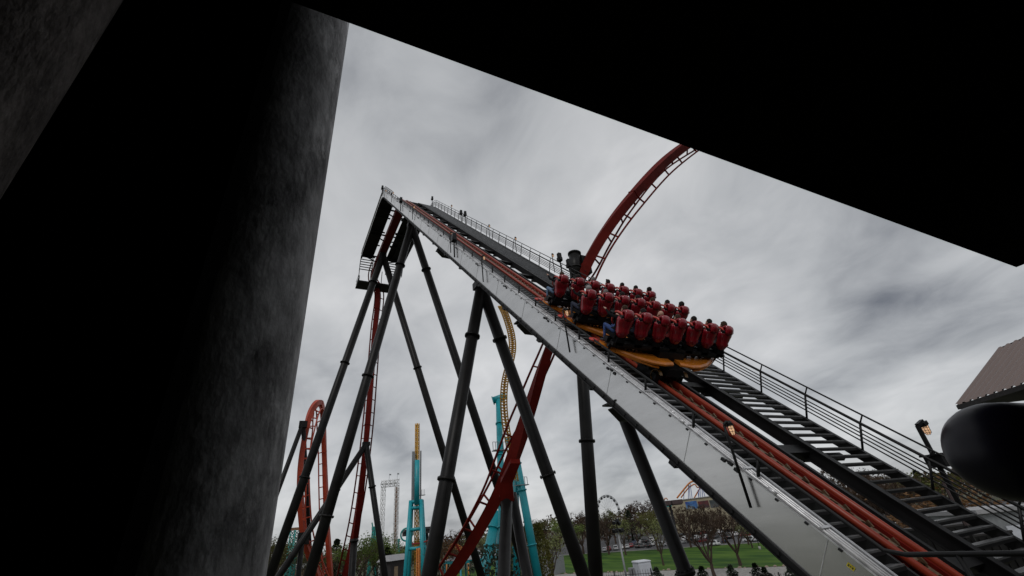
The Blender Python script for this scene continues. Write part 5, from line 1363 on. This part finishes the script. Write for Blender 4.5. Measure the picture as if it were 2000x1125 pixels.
def beige_building():
    D = 232; a = at_dist(1296, 977, D); b = at_dist(1420, 968, D - 4); g = 5.0; e = empty('beige_building', Vector((a.x, a.y, g)), 'long beige building with a blue, a red and a dark poster on its wall', 'building')
    d = b - a; d.z = 0; ln = d.length; d.normalize(); back = Vector((-d.y, d.x, 0)); 
    if back.dot(Vector((a.x, a.y, 0))) < 0: back = -back
    h = at_dist(1335, 975.5, D - 10).z - g; rz = math.atan2(d.y, d.x)
    mb = MB(); rot = Matrix.Rotation(rz, 3, 'Z'); mb.box(d * ln / 2 + back * 6 + VZ * h / 2, (ln, 12, h), rot); mb.build('wall', 'beige_wall', e)
    mb = MB(); mb.box(d * ln / 2 + back * 6 + VZ * (h + .15), (ln + .8, 12.8, .3), rot); mb.build('roof', 'kerb', e)
    def along(px):  # distance along the wall front under a pixel column
        r = ray(px, 985); n2 = Vector((r.x, r.y)); den = n2.x * d.y - n2.y * d.x; t = ((a.x - CAM.x) * d.y - (a.y - CAM.y) * d.x) / den; p = CAM + r * t; return (p - a).dot(d), p
    def zat(px, py):
        _, p0 = along(px); r = ray(px, py); t = math.hypot(p0.x - CAM.x, p0.y - CAM.y) / math.hypot(r.x, r.y); return (CAM + r * t).z - g
    for x0, x1, y0, y1, m, lab in ((1339, 1362, 979, 994, 'poster_blue', 'blue picture poster'), (1364, 1385, 978, 992, 'poster_red', 'dark red poster'), (1387, 1404, 976, 991, 'poster_dark', 'dark grey poster')):
        s0, s1 = along(x0)[0], along(x1)[0]; z1, z0 = zat((x0 + x1) / 2, y0), zat((x0 + x1) / 2, y1)
        mb = MB(); mb.box((0, 0, 0), (s1 - s0, .12, z1 - z0)); o = mb.build('poster', m, e); o.location = d * (s0 + s1) / 2 - back * .1 + VZ * (z0 + z1) / 2; o.rotation_euler = (0, 0, rz); o['label'] = lab
    s0 = along(1300)[0]; s1 = along(1311)[0]; mb = MB(); mb.box(d * (s0 + s1) / 2 - back * .1 + VZ * zat(1305, 986), (s1 - s0, .12, 1.6), rot); mb.build('sign_panel', 'teal_green', e)
beige_building()
def misc():
    # pavilion with a white roof and turquoise posts
    D = 92; c = at_dist(925, 1096, D); e = empty('pavilion', Vector((c.x, c.y, 0)), 'white roofed pavilion with turquoise posts behind the low red track', 'pavilion'); z = at_dist(925, 1090, D).z; zt = at_dist(925, 1075, D).z
    mb = MB(); w = 4.2; mb.loft([[(-w, -w, z), (w, -w, z), (w, w, z), (-w, w, z)], [(-.8, -.8, zt), (.8, -.8, zt), (.8, .8, zt), (-.8, .8, zt)]], smooth=False); mb.build('roof', 'roof_grey', e)
    mb = MB(); mb.box((0, 0, z - .25), (w * 2.05, w * 2.05, .4)); mb.build('fascia', 'teal', e)
    for sx in (-1, 0, 1):
        for sy in (-1, 1): mb = MB(); mb.tube([(sx * w * .95, sy * w * .95, 0), (sx * w * .95, sy * w * .95, z - .45)], .16, 10); mb.build('post', 'teal', e)
    # orange lattice arch of a far ride
    D = 140; P = lambda x, y: at_dist(x, y, D); pts = catmull([P(872, 1082), P(879, 1066), P(888, 1062), P(898, 1066), P(906, 1074), P(914, 1086)], 6)
    e = empty('orange_arch', Vector((pts[0].x, pts[0].y, 0)), 'thin orange lattice arch of track left of the white pavilion', 'coaster track')
    low = [p - VZ * 1.3 for p in pts]; rope(pts, .14, 'orange_track', 'rail', e); rope(low, .14, 'orange_track', 'rail', e)
    mb = MB()
    for i in range(0, len(pts) - 2, 2): mb.bar(pts[i], low[i + 1], .10); mb.bar(low[i + 1], pts[i + 2], .10)
    for p in (pts[0], pts[-1]): mb.tube([p, Vector((p.x, p.y, 0))], .16, 6)
    o = mb.build('lattice', 'orange_track', e); o.location = -e.location
    # teal pylons and dark roofs behind
    def pylon(px, yt, D, w, lab):
        t = at_dist(px, yt, D); e = empty('teal_pylon', Vector((t.x, t.y, 0)), lab, 'ride support'); mb = MB(); lattice(mb, (-w, 0, 0), (-.2, 0, t.z), .7, .18, 2.2); lattice(mb, (w, 0, 0), (.2, 0, t.z), .7, .18, 2.2); mb.build('frame', 'teal_green', e)
        mb = MB(); mb.box((0, 0, t.z + .4), (1.8, 1.4, 1.2)); mb.bar((-.6, 0, t.z + .8), (-1.0, 0, t.z + 2.4), .4); mb.build('head', 'teal_green', e)
    pylon(731, 1034, 200, 1.6, 'teal lattice pylon left of the white drop tower'); pylon(776, 1058, 210, 1.4, 'low teal pylon right of the white drop tower')
    t = at_dist(577, 1031, 160); e = empty('lookout_tower', Vector((t.x, t.y, 0)), 'teal lattice lookout tower with a brown cap behind the loop', 'tower'); mb = MB(); lattice(mb, (0, 0, 0), (0, 0, t.z - .6), 1.7, .16, 1.3); mb.build('frame', 'teal_green', e); mb = MB(); mb.box((0, 0, t.z - .3), (2.3, 2.3, .7)); mb.build('top', 'rust_brown', e)
    D = 175; p = at_dist(794, 1044, D); e = empty('ring_ride', Vector((p.x, p.y, 0)), 'round teal ring of a ride beside the turquoise tower', 'ride'); mb = MB(); f = Vector((p.x, p.y, 0)).normalized(); lat = Vector((f.y, -f.x, 0)); mb.tube([VZ * p.z + (lat * math.cos(a) + VZ * math.sin(a)) * 1.9 for a in [2 * math.pi * i / 24 for i in range(25)]], .28, 8, False); mb.build('ring', 'teal_green', e); mb = MB(); mb.bar((0, 0, 0), (0, 0, p.z - 1.8), .5); mb.build('post', 'teal_green', e)
    for px, py, w, lab in ((797, 1034, 2.0, 'dark roofed ride cabin left of the turquoise tower'), (834, 1029, 2.4, 'dark roofed ride cabin right of the turquoise tower')):
        p = at_dist(px, py, 178); e = empty('ride_cabin', Vector((p.x, p.y, 0)), lab, 'cabin'); mb = MB(); mb.box((0, 0, p.z - 1.4), (w * 1.6, w * 1.6, 1.2)); mb.build('body', 'dark_wall', e); mb = MB(); mb.loft([[(-w, -w, p.z - .8), (w, -w, p.z - .8), (w, w, p.z - .8), (-w, w, p.z - .8)], [(-w * .6, -w * .6, p.z), (w * .6, -w * .6, p.z), (w * .6, w * .6, p.z), (-w * .6, w * .6, p.z)]], smooth=False); mb.build('roof', 'black_steel', e); mb = MB(); mb.tube([(0, 0, 0), (0, 0, p.z - 2)], .5, 8); mb.build('post', 'black_steel', e)
    # hut near the bottom and shed at the left
    D = 138; p = at_dist(768, 1100, D); e = empty('hut', Vector((p.x, p.y, 0)), 'dark hut with a grey roof below the white drop tower', 'hut', rot=(0, 0, .5)); z = p.z + .6; mb = MB(); mb.box((0, 0, z / 2), (5.2, 4, z)); mb.build('wall', 'dark_wall', e); mb = MB(); mb.loft([[(-3.4, -2.6, z), (3.4, -2.6, z), (3.4, 2.6, z), (-3.4, 2.6, z)], [(-2.6, -1.2, z + 1.3), (2.6, -1.2, z + 1.3), (2.6, 1.2, z + 1.3), (-2.6, 1.2, z + 1.3)]], smooth=False); mb.build('roof', 'roof_grey', e); mb = MB(); mb.box((-.8, -2.02, z * .45), (1.2, .06, z * .8)); mb.build('door', 'wood', e)
    D = 200; p = at_dist(575, 1114, D); e = empty('shed', Vector((p.x, p.y, 0)), 'low wooden shed with a pale roof behind the leftmost legs', 'shed', rot=(0, 0, .9)); z = p.z + .4; mb = MB(); mb.box((0, 0, z / 2), (14, 8, z)); mb.build('wall', 'wood', e); mb = MB(); mb.loft([[(-7.5, -4.4, z), (7.5, -4.4, z), (7.5, 4.4, z), (-7.5, 4.4, z)], [(-7, -.3, z + 1.4), (7, -.3, z + 1.4), (7, .3, z + 1.4), (-7, .3, z + 1.4)]], smooth=False); mb.build('roof', 'roof_grey', e); mb = MB(); mb.box((0, -4.02, z * .45), (1.1, .06, z * .8)); mb.build('door', 'brown_trim', e)
    # grey roofed shed, brown signpost and dark containers seen through the right stairs
    D = 24; p = at(1915, 1000, D); e = empty('flat_shed', Vector((p.x, p.y, 0)), 'grey flat roofed shed glimpsed through the lower right handrail', 'shed', rot=(0, 0, -.5)); z = p.z; mb = MB(); mb.box((0, 0, z / 2), (3.2, 3.2, z)); mb.build('wall', 'grey_steel', e); mb = MB(); mb.box((0, 0, z + .1), (3.6, 3.6, .2)); mb.build('roof', 'roof_grey', e); mb = MB(); mb.box((0, -1.62, z - 1.4), (1.2, .05, 1.5)); mb.build('door', 'box_white', e)
    for px, py, D, s_, lab in ((1905, 1045, 19, (2.2, 1.2, 1.3), 'dark steel bin beside the grey flat roofed shed'), (1830, 1030, 22, (3.0, 1.4, 1.2), 'long dark container below the stairs')):
        p = at(px, py, D); e = empty('container', Vector((p.x, p.y, p.z - s_[2] / 2)), lab, 'container', rot=(0, 0, -.4)); mb = MB(); mb.box((0, 0, 0), s_); 
        for k in range(6): mb.box((-s_[0] / 2 + s_[0] * (k + .5) / 6, -s_[1] / 2 - .02, 0), (.06, .04, s_[2] * .9))
        mb.build('body', 'black_steel', e); mb = MB(); mb.box((0, 0, s_[2] / 2 + .04), (s_[0] * 1.03, s_[1] * 1.04, .08)); mb.build('lid', 'dark_wall', e)
        mb = MB(); 
        for sx in (-1, 1): mb.bar((sx * s_[0] * .4, 0, -s_[2] / 2), (sx * s_[0] * .4, 0, -(p.z - s_[2] / 2)), .3)
        mb.build('stand', 'black_steel', e)
    p = at(1858, 960, 17); e = empty('signboard', Vector((p.x, p.y, p.z - 2)), 'back of a leaning red brown board behind the right handrail', 'board'); mb = MB(); mb.box((0, 0, 1.6), (.55, .08, 1.5)); mb.build('panel', 'brown_trim', e); mb = MB(); mb.bar((0, .1, -(p.z - 2)), (0, .1, 2.3), .1); mb.build('post', 'black_steel', e)
misc()
